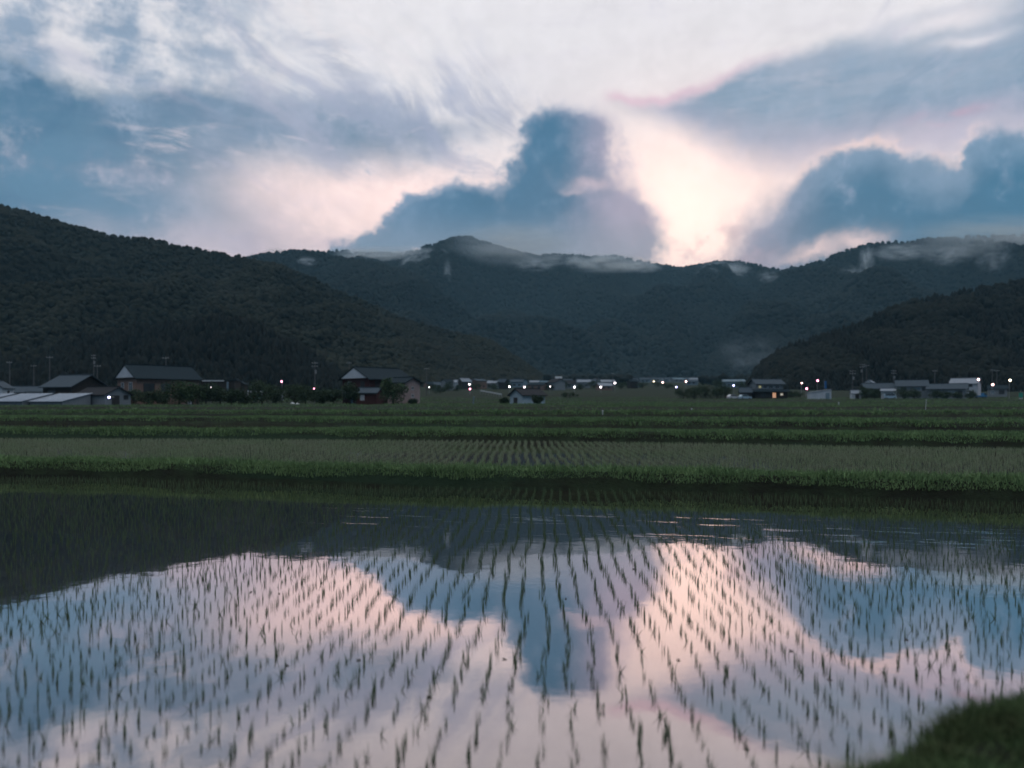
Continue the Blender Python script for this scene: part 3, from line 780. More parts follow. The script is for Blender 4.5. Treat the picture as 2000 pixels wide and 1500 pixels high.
# ------------------------------------------------------------------ air and mist
def haze():
    m, g, b = new_mat('valley_air'); nt = m.node_tree; nt.nodes.remove(b)
    pv = g.node('ShaderNodeVolumePrincipled'); pv.inputs['Color'].default_value = (.33, .63, .82, 1); pv.inputs['Density'].default_value = 1.0e-4
    pv.inputs['Anisotropy'].default_value = .0
    g.l.new(pv.outputs[0], nt.nodes['Material Output'].inputs['Volume'])
    mb = MB(); mb.box((0, 1700, 322), (9000, 5800, 650)); o = mb.build('haze', m); tag(o, 'thin blue evening air filling the valley', None, None, 'stuff')
haze()
UVS = None
def mist(px, py, d, rx, ry, depth, dens, seed, nsc=2.2, thr=.42, colr=(.72, .86, .98), tilt=0.0, label='thin pale mist clinging to the mountain'):
    m, g, b = new_mat('mist'); nt = m.node_tree; nt.nodes.remove(b)
    tc = g.node('ShaderNodeTexCoord').outputs['Object']
    ln = g.node('ShaderNodeVectorMath', operation='LENGTH'); g.l.new(tc, ln.inputs[0])
    fall = g.sst(ln.outputs['Value'], 1.0, .15)
    n = g.noise(g.mapping(tc, loc=(seed * 3.7, seed * 1.3, seed)), nsc, 4, .6)
    den = g.mul(g.mul(fall, g.sst(n, thr, thr + .3)), dens * 3.6)
    vs = g.node('ShaderNodeVolumeScatter'); vs.inputs['Color'].default_value = (*colr, 1); g.l.new(den, vs.inputs['Density'])
    g.l.new(vs.outputs[0], nt.nodes['Material Output'].inputs['Volume'])
    V, Fc = IC2
    o = link_mesh('mist', np_mesh('mist', V, 3, Fc), m)
    o.location = (gx(px, d), d, gz(py, d)); o.scale = (rx / F * d, depth, ry / F * d); o.rotation_euler = (0, tilt, 0)
    tag(o, label, None, None, 'stuff')
MIST = [
    (1000, 476, 2480, 150, 40, 130, .0030, 1, 2.4, .30, 'soft cloud base lying over the highest central ridge'),
    (760, 496, 2450, 130, 13, 90, .010, 2, 2.2, .38, 'long pale mist along the ridge left of the central peak'),
    (815, 516, 2330, 44, 22, 70, .012, 3, 2.0, .40, 'pale mist tongue hanging in the gully left of the central peak'),
    (874, 536, 2200, 12, 30, 34, .0036, 4, 1.6, .30, 'thin upright wisp of mist below the central peak'),
    (1190, 514, 2450, 100, 18, 90, .010, 5, 2.2, .36, 'mist drifting over the low ridge right of the tall cloud'),
    (1415, 532, 2550, 62, 22, 90, .008, 6, 2.0, .36, 'mist lying on the small rounded peak'),
    (1692, 512, 1930, 14, 34, 40, .014, 7, 1.8, .38, 'upright wisp of mist on the upper right mountain'),
    (1960, 462, 1900, 240, 40, 130, .0032, 8, 2.4, .30, 'soft cloud base lying over the right mountain top'),
    (1660, 535, 1850, 30, 16, 40, .006, 9, 2.2, .42, 'faint slanting mist on the right mountain slope'),
    (600, 510, 1680, 26, 8, 30, .012, 10, 2.0, .40, 'small pale mist patch on the middle ridge'),
    (540, 492, 2000, 34, 6, 40, .012, 11, 2.0, .35, 'pale mist strip where two ridges meet'),
    (1465, 690, 1000, 90, 40, 60, .0014, 12, 2.0, .38, 'faint low mist at the foot of the right mountain'),
    (1940, 505, 1800, 40, 26, 50, .006, 13, 2.2, .42, 'faint mist under the cloud on the right mountain'),
    (705, 497, 2500, 60, 10, 60, .010, 15, 2.4, .38, 'pale mist strip at the left end of the far range'),
    (850, 500, 2420, 36, 14, 60, .010, 16, 2.4, .38, 'small torn mist below the central peak on its left'),
    (1110, 506, 2450, 60, 12, 60, .007, 17, 2.4, .38, 'thin mist under the tall cloud on the ridge'),
    (1255, 520, 2480, 52, 12, 60, .010, 18, 2.4, .36, 'mist sliding down the ridge left of the bright notch'),
    (1385, 540, 2450, 26, 18, 50, .008, 19, 2.2, .38, 'mist filling the gully under the small rounded peak'),
    (1500, 540, 2020, 26, 12, 40, .006, 20, 2.4, .40, 'torn mist where the right mountain meets the rounded peak'),
    (1760, 492, 1950, 80, 16, 60, .007, 21, 2.6, .38, 'ragged mist along the right mountain shoulder'),
    (1850, 500, 1850, 60, 20, 50, .006, 22, 2.6, .40, 'torn mist below the right summit cloud'),
    (1700, 560, 1750, 10, 22, 30, .008, 23, 2.0, .40, 'small upright wisp low on the right mountain slope'),
    (1045, 515, 2350, 60, 14, 60, .007, 14, 2.0, .40, 'ragged lower edge of the cloud on the central ridge'),
]
for (a, b_, d, rx, ry, dp, dn, sd_, ns, th, lb) in MIST:
    mist(a, b_, d * (.95 if d > 1500 else 1), rx, ry * 1.25, dp, dn, sd_, ns, th, label=lb)

# ------------------------------------------------------------------ buildings
W_red = mat('red_wall', (.075, .028, .028), (.055, .022, .023), 1.5, .8, .2, .3, stretch=(1, 1, 4))
W_brown = mat('brown_boards', (.26, .17, .14), (.18, .12, .10), 1.2, .8, .2, .3, stretch=(5, 5, 1))
W_tan = mat('pale_tan_wall', (.36, .275, .265), (.30, .23, .22), .8, .85, .2)
W_white = mat('white_plaster', (.50, .55, .60), (.42, .47, .52), .8, .8, .2)
W_grey = mat('grey_cladding', (.22, .25, .27), (.17, .20, .22), 1.0, .7, .3, .2, stretch=(4, 4, 1))
W_dark = mat('dark_timber', (.045, .040, .038), (.03, .028, .027), 1.0, .85, .2, .3, stretch=(4, 4, 1))
W_pale = mat('pale_blue_boards', (.19, .28, .34), (.13, .19, .24), 1.4, .75, .3, .3, stretch=(5, 5, 1))
R_dark = mat('dark_roof_tiles', (.022, .036, .046), (.016, .026, .034), 1.2, .9, .05, .4, stretch=(6, 1, 1))
R_blue = mat('blue_grey_metal_roof', (.055, .078, .10), (.04, .058, .076), .8, .8, .12, .3, stretch=(6, 1, 1))
R_brown = mat('brown_roof', (.036, .038, .044), (.026, .028, .032), 1.0, .9, .05, .3, stretch=(6, 1, 1))
R_pale = mat('pale_metal_roof', (.18, .22, .27), (.14, .17, .21), .8, .6, .3, .2, stretch=(6, 1, 1))
R_teal = mat('teal_roof', (.03, .10, .15), (.025, .08, .12), .8, .5, .4)
T_white = mat('white_trim', (.6, .63, .66), (.5, .53, .56), 2, .7, .3)
G_dark = mat('dark_window_glass', (.03, .035, .04), (.05, .055, .06), 1.0, .15, .6)
T_dark = mat('dark_trim', (.04, .04, .042), (.03, .03, .03), 2, .7, .3)
L_orange = emit_mat('lit_orange_window', (1.0, .50, .24), .55)
L_cream = emit_mat('lit_cream_window', (1.0, .90, .70), .40)
L_yellow = emit_mat('lit_yellow_window', (.95, .85, .35), .32)
V_film = mat('greenhouse_film', (.20, .25, .32), (.14, .18, .24), .5, .35, .5)

def window(parent, M, w, h, pane_mat=G_dark, frame_mat=T_dark, proud=.05):
    """M places the window: local x along the wall, y outwards, z up, origin at the window centre"""
    f = MB(); t = .07
    for s in (-1, 1):
        f.box((s * (w / 2 + t / 2), proud / 2, 0), (t, proud, h + 2 * t), M); f.box((0, proud / 2, s * (h / 2 + t / 2)), (w, proud, t), M)
    f.box((0, proud / 2 - .004, 0), (.05, proud, h), M)
    fo = f.build('window', frame_mat, parent)
    MB().box((0, .012, 0), (w - .004, .02, h - .004), M).build('pane', pane_mat, fo)
    return fo

def gable_house(name, label, cat, px, d, rot, L, W, wh, rh, wall, roof, over=.5, gable=None, wins=(), doors=(), z=None, base=0.0, group=None, ridge=True, trim=None):
    """local x = ridge axis; faces: 'l' gable at -x, 'r' gable at +x, 'f' long side at -y, 'b' long side +y"""
    zz = (float(ZV(d)) if z is None else z) - .1
    root = empty(name, (gx(px, d), d, zz), math.radians(rot) - paz(px)); tag(root, label, cat, group)
    wl = MB(); hw = W / 2
    wl.prism([(-hw, -.4), (hw, -.4), (hw, wh), (0, wh + rh), (-hw, wh)], 'x', -L / 2, L / 2)
    wl.build('wall', wall, root)
    rf = MB(); sl_ = rh / hw; th = .16; o = over
    for s in (-1, 1):
        e = (s * (hw + o), wh - o * sl_ + .012); p = (0, wh + rh + .012)
        poly = [e, p, (0, p[1] + th), (s * (hw + o), e[1] + th)]
        rf.prism(poly, 'x', -L / 2 - o, L / 2 + o)
    ro = rf.build('roof', roof, root)
    if ridge: MB().box((0, 0, wh + rh + th + .05), (L + 2 * o - .02, .34, .16)).build('ridge_cap', roof, ro)
    if gable:
        for s, side in ((-1, 'l'), (1, 'r')):
            if side in gable[0]:
                g_ = MB(); k = .93
                g_.prism([(-hw * k, wh + .02), (hw * k, wh + .02), (0, wh + rh * k)], 'x', s * (L / 2 + .002), s * (L / 2 + over - .12)); g_.build('gable_panel', gable[1], root)
    def place(face, u, zc):
        if face == 'f': return Matrix.Translation((u, -hw, zc)) @ Matrix.Rotation(PI, 4, 'Z')
        if face == 'b': return Matrix.Translation((u, hw, zc))
        if face == 'l': return Matrix.Translation((-L / 2, u, zc)) @ Matrix.Rotation(PI / 2, 4, 'Z')
        return Matrix.Translation((L / 2, u, zc)) @ Matrix.Rotation(-PI / 2, 4, 'Z')
    for wi in wins:
        face, u, zc, w, h = wi[:5]
        window(root, place(face, u, zc), w, h, *(wi[5:] or ()))
    for di in doors:
        face, u, w, h, m = di
        Mx = place(face, u, h / 2 + .1)
        do = MB().box((0, .03, 0), (w, .06, h), Mx).build('door', m, root)
        MB().box((w * .36, .075, 0), (.05, .03, .18), Mx).build('handle', T_dark, do)
    return root, place

# left farmhouse with white gable
fh, fp = gable_house('farmhouse', 'large brown walled farmhouse with dark tiled roof and pale triangular gable', 'house', 310, 152, 25, 12.2, 8.4, 5.2, 2.4, W_brown, R_dark, .6, ('l', W_white),
    [('l', -1.6, 3.5, 1.4, 1.5, G_dark, T_white), ('l', 1.9, 3.5, 1.1, 1.5, G_dark, T_white), ('f', -3.8, 3.3, 2.0, 1.5), ('f', -.6, 3.3, 1.8, 1.5)], [('f', 4.3, 1.0, 3.0, W_white)])
p_ = MB(); p_.box((-6.25, 0, 5.05), (.5, 8.5, .16)); p_.build('eave_board', T_dark, fh)
# barn left of it
gable_house('barn', 'timber barn with blue grey metal roof beside the pale greenhouses', 'barn', 148, 140, -48, 6.6, 7.8, 3.4, 2.0, W_dark, R_blue, .5, None, [('f', -1.2, 2.2, 1.6, 1.0), ('r', 0, 3.2, 1.2, .8)], [('r', -1.8, 1.8, 2.2, W_brown)])
# shed with lamp
sh, sp_ = gable_house('shed', 'low grey shed with its gable end and dark doorway facing the fields', 'shed', 203, 132, -50, 6.6, 5.2, 1.9, 1.25, W_grey, R_brown, .35, None, [('r', 1.6, 1.5, .8, .6)], [('r', -.5, 1.5, 1.7, T_dark)])
# greenhouses: pale sloping roofs
for i, (px, d, lab) in enumerate(((118, 128, 'pale film roofed greenhouse nearest to the grey shed'), (42, 130, 'pale film roofed greenhouse in the middle of the row'), (-30, 133, 'pale film roofed greenhouse cut by the left edge of the photo'))):
    root = empty('greenhouse', (gx(px, d), d, float(ZV(d)) - .05), math.radians(-22)); tag(root, lab, 'greenhouse', 'greenhouses at the left')
    Lg, Wg = 7.6, 5.2
    b = MB(); b.prism([(-Wg / 2, 0), (Wg / 2, 0), (Wg / 2, 2.0), (-Wg / 2, .75)], 'x', -Lg / 2, Lg / 2); b.build('wall', W_grey, root)
    rr = MB(); rr.prism([(-Wg / 2 - .3, .70), (Wg / 2 + .3, 2.10), (Wg / 2 + .3, 2.16), (-Wg / 2 - .3, .76)], 'x', -Lg / 2 - .2, Lg / 2 + .2); ro = rr.build('roof', V_film, root)
    hb = MB()
    for k in range(7):
        xx = -Lg / 2 + k * Lg / 6
        hb.prism([(-Wg / 2 - .28, .785), (Wg / 2 + .28, 2.17), (Wg / 2 + .28, 2.21), (-Wg / 2 - .28, .825)], 'x', xx - .03, xx + .03)
    hb.build('roof_frame', T_white, ro)
# far left pale houses
gable_house('house', 'pale walled house cut by the left edge of the photo', 'house', -6, 190, 70, 7, 5, 3.6, 1.6, W_white, R_blue, .4, None, [('f', 0, 2.4, 1.4, 1.0)])
gable_house('house', 'low blue grey roofed house behind the greenhouses at the far left', 'house', 45, 215, 5, 9, 6, 2.4, 1.5, W_pale, R_blue, .5, None, [('f', -2, 1.5, 1.6, 1.0), ('f', 2, 1.5, 1.6, 1.0)])
gable_house('house', 'small white walled house left of the barn roof', 'house', 84, 205, -10, 6.5, 5, 2.6, 1.3, W_white, R_blue, .4, None, [('f', -1, 1.5, 1.2, 1.0)])
gable_house('house', 'low grey house half hidden behind the barn', 'house', 108, 235, 12, 6, 5, 2.4, 1.3, W_grey, R_blue, .4, None, [('f', 0, 1.4, 1.2, .9)])
# flat roofed building
d = 200; fr = empty('flat_roofed_building', (gx(432, d), d, float(ZV(d)) - .1), math.radians(6)); tag(fr, 'dark flat roofed building with a pale roof edge right of the farmhouse', 'building')
MB().box((0, 0, 2.7), (8.4, 6, 5.4)).build('wall', W_dark, fr)
MB().box((-1.2, -3.05, 5.35), (5.4, .5, .3)).build('roof_edge', T_white, fr)
MB().box((0, 0, 5.5), (8.8, 6.4, .2)).build('roof', R_dark, fr)
MB().box((2.4, -3.06, 3.4), (.5, .12, 3.4)).build('pillar', W_pale, fr)
window(fr, Matrix.Translation((-1.5, -3, 3.6)) @ Matrix.Rotation(PI, 4, 'Z'), 3.2, 1.2)
gable_house('house', 'tall dark house beside the flat roofed building', 'house', 462, 215, 80, 5, 5, 4.6, 1.4, W_dark, R_dark, .3, None, [('l', 0, 3.6, 1.2, 1.0)])
# small lit house
gable_house('house', 'small pale roofed house with one orange lit window', 'house', 497, 225, -12, 5.2, 4.2, 1.6, 1.1, W_pale, R_pale, .4, None, [('f', .6, .95, .9, .6, L_orange, T_dark)])
gable_house('hut', 'tiny white hut among the trees below the pink lamp', 'hut', 542, 215, 15, 2.6, 2.4, 1.8, .7, W_white, R_blue, .2, None, [], [('f', 0, .8, 1.6, T_dark)])

# red house
rh_, rp = gable_house('red_house', 'two storey dark red house with white gable and tiled roof', 'house', 736, 160, 40, 11.0, 8.6, 5.3, 2.2, W_red, R_dark, .7, ('l', W_white),
    [('l', -2.2, 3.9, 1.2, 1.3), ('l', 2.0, 3.9, 1.0, 1.4, W_pale, T_white), ('f', -3.2, 4.0, 1.7, 1.3), ('f', 0, 4.0, 1.7, 1.3)], [('l', 1.4, 1.1, 2.1, W_pale)])
po = MB(); po.prism([(-5.6, 2.35), (-3.9, 2.85), (-3.9, 2.97), (-5.6, 2.47)], 'y', -4.6, 4.4)
pm = MB()
pm.add([(-7.3, -4.7, 2.3), (-5.6, -4.7, 2.9), (-5.6, 4.7, 2.9), (-7.3, 4.7, 2.3), (-7.3, -4.7, 2.45), (-5.6, -4.7, 3.05), (-5.6, 4.7, 3.05), (-7.3, 4.7, 2.45)],
       [(0, 1, 2, 3), (4, 7, 6, 5), (0, 4, 5, 1), (1, 5, 6, 2), (2, 6, 7, 3), (3, 7, 4, 0)])
pr = pm.build('porch_roof', R_blue, rh_)
MB().box((-7.33, 0, 2.36), (.06, 9.4, .22)).build('fascia', T_white, pr)
# tan annex on its right, lower eave
ax, ap = gable_house('annex', 'pale tan annex with two small square windows at the right end of the red house', 'house', 789, 154, -42, 4.6, 4.4, 4.4, .9, W_tan, R_dark, .45, None,
    [('r', 0, 3.3, .55, .55, G_dark, T_white), ('r', 0, 1.8, .55, .55, G_dark, T_white)])
gable_house('lean_to', 'dark red shed with a sloping blue roof built against the red house', 'shed', 722, 147, -20, 4.0, 3.6, 2.3, .9, W_red, R_blue, .3, None, [('f', -.8, 1.4, .7, .9, W_white, T_white)])
# central hut
hu, hp = gable_house('hut', 'pale blue boarded hut with dark roof alone in the fields', 'hut', 1030, 165, 33, 5.6, 5.2, 2.0, 1.25, mat('hut_boards', (.40, .50, .56), (.29, .38, .43), 1.4, .8, .2, .3, stretch=(5, 5, 1)), R_brown, .45, None, [('f', -.2, 1.2, .9, .8, T_dark, T_white)], [('l', .3, 1.5, 1.35, T_dark)])

# right two storey house
d = 258; rt = empty('two_storey_house', (gx(1497, d), d, float(ZV(d)) - .1), math.radians(7)); tag(rt, 'two storey house with lit orange and cream windows left of the pink lamps', 'house')
MB().prism([(-3.6, -.4), (3.6, -.4), (3.6, 2.5), (-3.6, 2.5)], 'x', -5.6, 5.6).build('wall', W_dark, rt)
MB().box((0, .3, 3.9), (9.2, 5.4, 2.6)).build('upper_wall', W_grey, rt)
lo = MB()
for s in (-1, 1):
    lo.prism([(s * 4.5, 2.25), (s * 2.9, 3.05), (s * 2.9, 3.2), (s * 4.5, 2.4)], 'x', -6.3, 6.3)
lo.build('lower_roof', R_dark, rt)
uf = MB()
for s in (-1, 1):
    uf.prism([(.3 + s * 3.5, 4.75), (.3, 6.45), (.3, 6.62), (.3 + s * 3.5, 4.92)], 'x', -5.3, 5.3)
uf = uf.build('roof', R_blue, rt); MB().box((0, .3, 6.66), (10.5, .3, .14)).build('ridge_cap', R_blue, uf)
gb = MB()
for s in (-1, 1): gb.prism([(.3 - 2.6, 5.2), (.3 + 2.6, 5.2), (.3, 6.42)], 'x', s * 4.5, s * 4.6)
gb.build('gable_panel', W_grey, rt)
RW = lambda x, z, y=-3.6: Matrix.Translation((x, y, z)) @ Matrix.Rotation(PI, 4, 'Z')
window(rt, RW(1.0, 1.15), 1.15, 1.7, L_orange); window(rt, RW(3.6, 1.45), .9, .8, L_cream); window(rt, RW(-2.8, 1.1), 1.5, 1.4)
window(rt, RW(-3.4, 3.95, -2.4), .8, .75, L_yellow)
for xx in (-1.6, .4, 2.6): window(rt, RW(xx, 3.95, -2.4), 1.3, 1.0, G_dark, T_white)
gable_house('annex', 'small blue roofed annex left of the two storey lit house', 'house', 1456, 256, 4, 3.8, 4, 2.2, 1.5, W_dark, R_blue, .3, None, [('f', 0, 1.2, 1.2, .9)])
# white shed with mono pitch roof
d = 240; ws = empty('white_shed', (gx(1600, d), d, float(ZV(d)) - .1), math.radians(-8)); tag(ws, 'white corrugated shed with a sloping roof below the pink lamps', 'shed')
MB().prism([(-3.1, -.3), (3.1, -.3), (3.1, 3.1), (-3.1, 2.2)], 'y', -2, 2).build('wall', W_white, ws)
rr = MB(); rr.prism([(-3.3, 2.17), (3.3, 3.16), (3.3, 3.26), (-3.3, 2.27)], 'y', -2.2, 2.2); rr.build('roof', R_pale, ws)
do = MB().box((2.0, -2.03, 1.05), (1.2, .06, 2.0)).build('door', W_pale, ws); MB().box((1.6, -2.075, 1.0), (.06, .03, .2)).build('handle', T_dark, do)
# right cluster
gable_house('shed', 'small white shed with dark doorway standing by a utility pole', 'shed', 1671, 250, 12, 2.9, 2.8, 1.8, 1.0, W_white, R_pale, .2, None, [], [('f', .2, 1.2, 1.5, T_dark)])
gable_house('house', 'long blue roofed house partly hidden by trees in the right cluster', 'house', 1716, 268, 6, 9.5, 6, 3.4, 1.7, W_dark, R_blue, .5, None, [('f', -2, 2, 1.5, 1), ('f', 2, 2, 1.5, 1)])
gable_house('house', 'small house with its pale gable behind the long blue roofed house', 'house', 1699, 285, 80, 6, 4.6, 4.6, 1.4, W_grey, R_pale, .4, ('l', W_white), [('l', 0, 3.6, 1, .8)])
gable_house('carport', 'white roofed carport with a pale car under it', 'carport', 1736, 250, -6, 4.2, 3.6, 2.6, .7, W_white, R_pale, .35, None, [], [('f', .1, 2.8, 1.9, T_dark)])
gable_house('house', 'tall green grey roofed house in the middle of the right cluster', 'house', 1780, 262, 4, 9.2, 7, 4.3, 1.9, W_grey, R_blue, .6, None, [('f', -2.6, 3.2, 1.5, 1.0), ('f', 1.4, 3.2, 2.2, 1.0, W_pale, T_white), ('f', 3.4, 3.2, .8, 1.0)])
gable_house('house', 'long low blue roofed house in front of the white two storey house', 'house', 1850, 255, -3, 11, 6.5, 3.4, 1.5, W_grey, R_blue, .6, None, [('f', -3.4, 2, 1.5, 1), ('f', 1.4, 2, 1.7, 1, W_pale, T_white), ('f', 3.8, 2, 1.2, 1)])
gable_house('house', 'white two storey house with pale roof next to a bright lamp', 'house', 1886, 280, -10, 8.6, 7, 5.0, 1.8, W_white, R_pale, .5, None, [('f', -2, 4.2, 1.4, .9), ('f', 2, 4.2, 1.4, .9), ('f', 2.4, 1.6, 1.4, 1.0)])
gable_house('house', 'grey house near the right edge between two bright lamps', 'house', 1948, 285, 3, 6, 5, 3.0, 1.3, W_grey, R_dark, .4, None, [('f', -1.6, 1.7, 1.2, 1.4, W_pale, T_white), ('f', 1.2, 1.7, 1.6, 1.4)])

# far village
fv = [(864, 430, 9, W_pale, R_blue, 5, 'bluish house right behind the red house annex'), (905, 470, 11, W_white, R_pale, -15, 'white walled house just behind a pair of lamps'),
      (948, 480, 10, W_grey, R_pale, 10, 'wide pale roofed house left of the pale blue hut'), (982, 500, 7, W_white, R_blue, -20, 'small whitish house left of the hut roof'),
      (1008, 520, 8, W_pale, R_blue, 12, 'pale house peeping over the hut roof'), (1048, 560, 9, W_grey, R_pale, -8, 'rounded pale roof behind the hut'),
      (1066, 470, 7, W_pale, R_teal, 8, 'house with a bright teal roof right of the hut'), (1086, 480, 5, W_pale, R_teal, 0, 'low teal shed right of the hut'),
      (1106, 560, 8, W_pale, R_blue, 18, 'blue grey house under the white sign board'), (1125, 540, 9, W_white, R_blue, -12, 'whitish house between two round lamps'),
      (1140, 500, 8, W_grey, R_pale, 4, 'low pale building beside the road lamps'), (1152, 620, 10, W_pale, R_blue, -5, 'long blue house behind the road lamps'),
      (1186, 560, 10, W_grey, R_pale, 14, 'pale sloping roof left of the high lamp'), (1238, 520, 9, W_pale, R_blue, 3, 'low blue roof at the road right of the high lamp'),
      (1236, 760, 10, W_grey, R_blue, -10, 'small dark blue house right of the high lamp'), (1432, 520, 14, W_pale, R_teal, 6, 'long teal roofed house behind the lamp left of the lit house'),
      (1352, 640, 9, W_pale, R_blue, -10, 'blue house just under the pinkish lamp')]
for (px, d, L, wm, rm, rot, lab) in fv:
    gable_house('house', lab, 'house', px, d, rot, L, L * .7, 2.9 + (L % 3) * .5, 1.5, wm, rm, .5, None, [('f', -L * .22, 1.7, 1.6, 1.1), ('f', L * .2, 1.7, 1.6, 1.1)], group='houses of the far village')
q3 = random.Random(9)
for i in range(20):
    px = 838 + i * 20.5 + q3.uniform(-9, 9); d = q3.uniform(400, 700); L = q3.uniform(5, 10)
    gable_house('house', 'small dim house among the crowded roofs of the far village', 'house', px, d, q3.uniform(-60, 60), L, L * .7, q3.uniform(2.4, 5.0), q3.uniform(1.0, 2.0), q3.choice([W_grey, W_dark, W_pale, W_grey, W_brown]), q3.choice([R_dark, R_blue, R_brown, R_pale]), .5, None, [('f', -L * .2, 1.6, 1.4, 1.0), ('f', L * .2, 1.6, 1.4, 1.0)], group='crowded roofs of the far village')
q2 = random.Random(4)
for i in range(17):
    px = 1262 + i * 9 + q2.uniform(-4, 4); d = q2.uniform(820, 1150); L = q2.uniform(9, 15)
    zz = gz(q2.uniform(742, 747), d) - 2
    rmm = q2.choice([R_blue, R_pale, R_blue, R_teal]); wmm = q2.choice([W_pale, W_white, W_grey])
    gable_house('house', 'small blue grey house in the hazy village cluster on the far slope', 'house', px, d, q2.uniform(-25, 25), L, L * .65, 3.4, 1.8, wmm, rmm, .5, None, [('f', -L * .2, 1.9, 2, 1.2), ('f', L * .2, 1.9, 2, 1.2)], z=float(ZV(d)), group='houses of the hazy far cluster')
# white board standing over the far houses
d = 600; sb = empty('sign_board', (gx(1091, d), d, float(ZV(d))), math.radians(4)); tag(sb, 'plain white square board rising above the far houses right of the hut', 'sign board')
hgt = gz(740.5, d) - float(ZV(d))
MB().box((0, 0, hgt), (5.4, .4, 4.4)).build('panel', mat('white_board', (.82, .84, .86), (.76, .78, .80), .5, .6, .3), sb)
for s in (-1, 1): MB().tube((s * 1.8, 0, -.5), (s * 1.8, 0, hgt - 2.2), .18).build('post', T_dark, sb)

# ------------------------------------------------------------------ lamps and poles
M_pole = mat('concrete_pole', (.11, .11, .115), (.08, .08, .085), 2, .8, .2)
M_steel = mat('galvanised_steel', (.30, .31, .32), (.24, .25, .26), 2, .5, .4, metallic=.3)
E_white = emit_mat('lamp_white', (1.0, .86, .90), 18)
E_pink = emit_mat('lamp_pink', (1.0, .30, .48), 16)
E_blue = emit_mat('lamp_blue_white', (.58, .54, 1.0), 16)
E_warm = emit_mat('lamp_warm', (1.0, .82, .56), 18)
E_peach = emit_mat('lamp_peach', (1.0, .58, .54), 17)
def street_lamp(px, py, d, em, label, k=1.0):
    zg = float(ZV(d)); zt = gz(py, d)
    hl = max(zt - zg, 1.2)
    root = empty('street_lamp', (gx(px, d), d, zg)); tag(root, label, 'street lamp', 'lit street lamps of the village')
    r0 = .06
    MB().tube((0, .45, -.3), (0, .45, hl + .25), .09, .06).build('pole', M_steel, root)
    MB().tube((0, .45, hl + .2), (0, 0, hl + .22), .045, .04).build('arm', M_steel, root)
    s = .0009 * d * k
    hd = MB(); hd.tube((0, 0, hl + s * .8), (0, 0, hl + s * 1.25), s * 1.15, s * .5, 10); h_ = hd.build('lamp_hood', M_steel, root)
    V, Fc = IC2
    bo = link_mesh('bulb', np_mesh('bulb', V * s, 3, Fc, smooth=True), em, root); bo.location = (0, 0, hl)
    return root
LAMPS = [
    (411, 756, 170, E_white, 'white lamp between the farmhouse bushes and the flat roofed building', .8),
    (550, 745, 230, E_pink, 'pink tinged lamp above the tiny white hut', 1),
    (613, 759, 180, E_pink, 'bright pink tinged lamp in the trees left of the red house', 1.15),
    (838, 756, 330, E_white, 'faint white lamp just right of the red house', .55),
    (917, 750.5, 330, E_white, 'white lamp, upper of the close pair left of the hut', .9),
    (918, 759.5, 310, E_pink, 'magenta tinged lamp, lower of the close pair left of the hut', .95),
    (995, 755, 300, E_white, 'white lamp just left of the hut roof ridge', .9),
    (1024.5, 756, 310, E_white, 'white lamp shining right above the hut roof ridge', .9),
    (1074.5, 755, 380, E_white, 'small white lamp right of the hut near the teal roof', .6),
    (1122, 756, 360, E_white, 'white lamp below and right of the white sign board', 1),
    (1173.5, 756, 370, E_white, 'white lamp left of and below the high lamp on its pole', 1),
    (1201, 748, 370, E_white, 'high white lamp on a pole beside the pale sloping roof', 1),
    (1277, 745, 520, E_warm, 'small pale yellow lamp at the left end of the far cluster', .7),
    (1294, 747, 520, E_peach, 'warm white lamp in front of the far cluster', .9),
    (1340, 745, 520, E_peach, 'peach coloured lamp among the far cluster roofs', 1),
    (1321, 756, 400, E_blue, 'violet white lamp left of the dark field trees', 1),
    (1433, 753, 330, E_blue, 'bluish white lamp in front of the long teal roof', .9),
    (1566, 748, 290, E_peach, 'warm white lamp right of the two storey lit house', .95),
    (1575.5, 759, 270, E_pink, 'bright pink lamp just above the left end of the white shed', 1.15),
    (1597, 743.5, 280, E_pink, 'pink lamp on a tall pole behind the white shed', 1.05),
    (1911, 741, 262, E_peach, 'bright lamp at the corner of the white two storey house', 1.3),
    (1939, 751, 275, E_peach, 'bright lamp over the grey house near the right edge', 1.25),
    (1973, 742.5, 250, E_warm, 'yellowish lamp on a pale pole near the right edge', 1.2),
]
for (px, py, d, em, lab, k) in LAMPS: street_lamp(px, py, d, em, lab, k)
# blue white lamp fixed on the grey shed
dl = 126.5; wl_ = empty('wall_lamp', (gx(213, dl), dl, gz(776, dl))); tag(wl_, 'blue white lamp on the gable of the low grey shed', 'lamp')
V, Fc = IC2; link_mesh('bulb', np_mesh('bulb', V * .17, 3, Fc, smooth=True), E_blue, wl_)
MB().tube((0, .18, .02), (0, 1.6, .05), .06).build('bracket', M_steel, wl_)

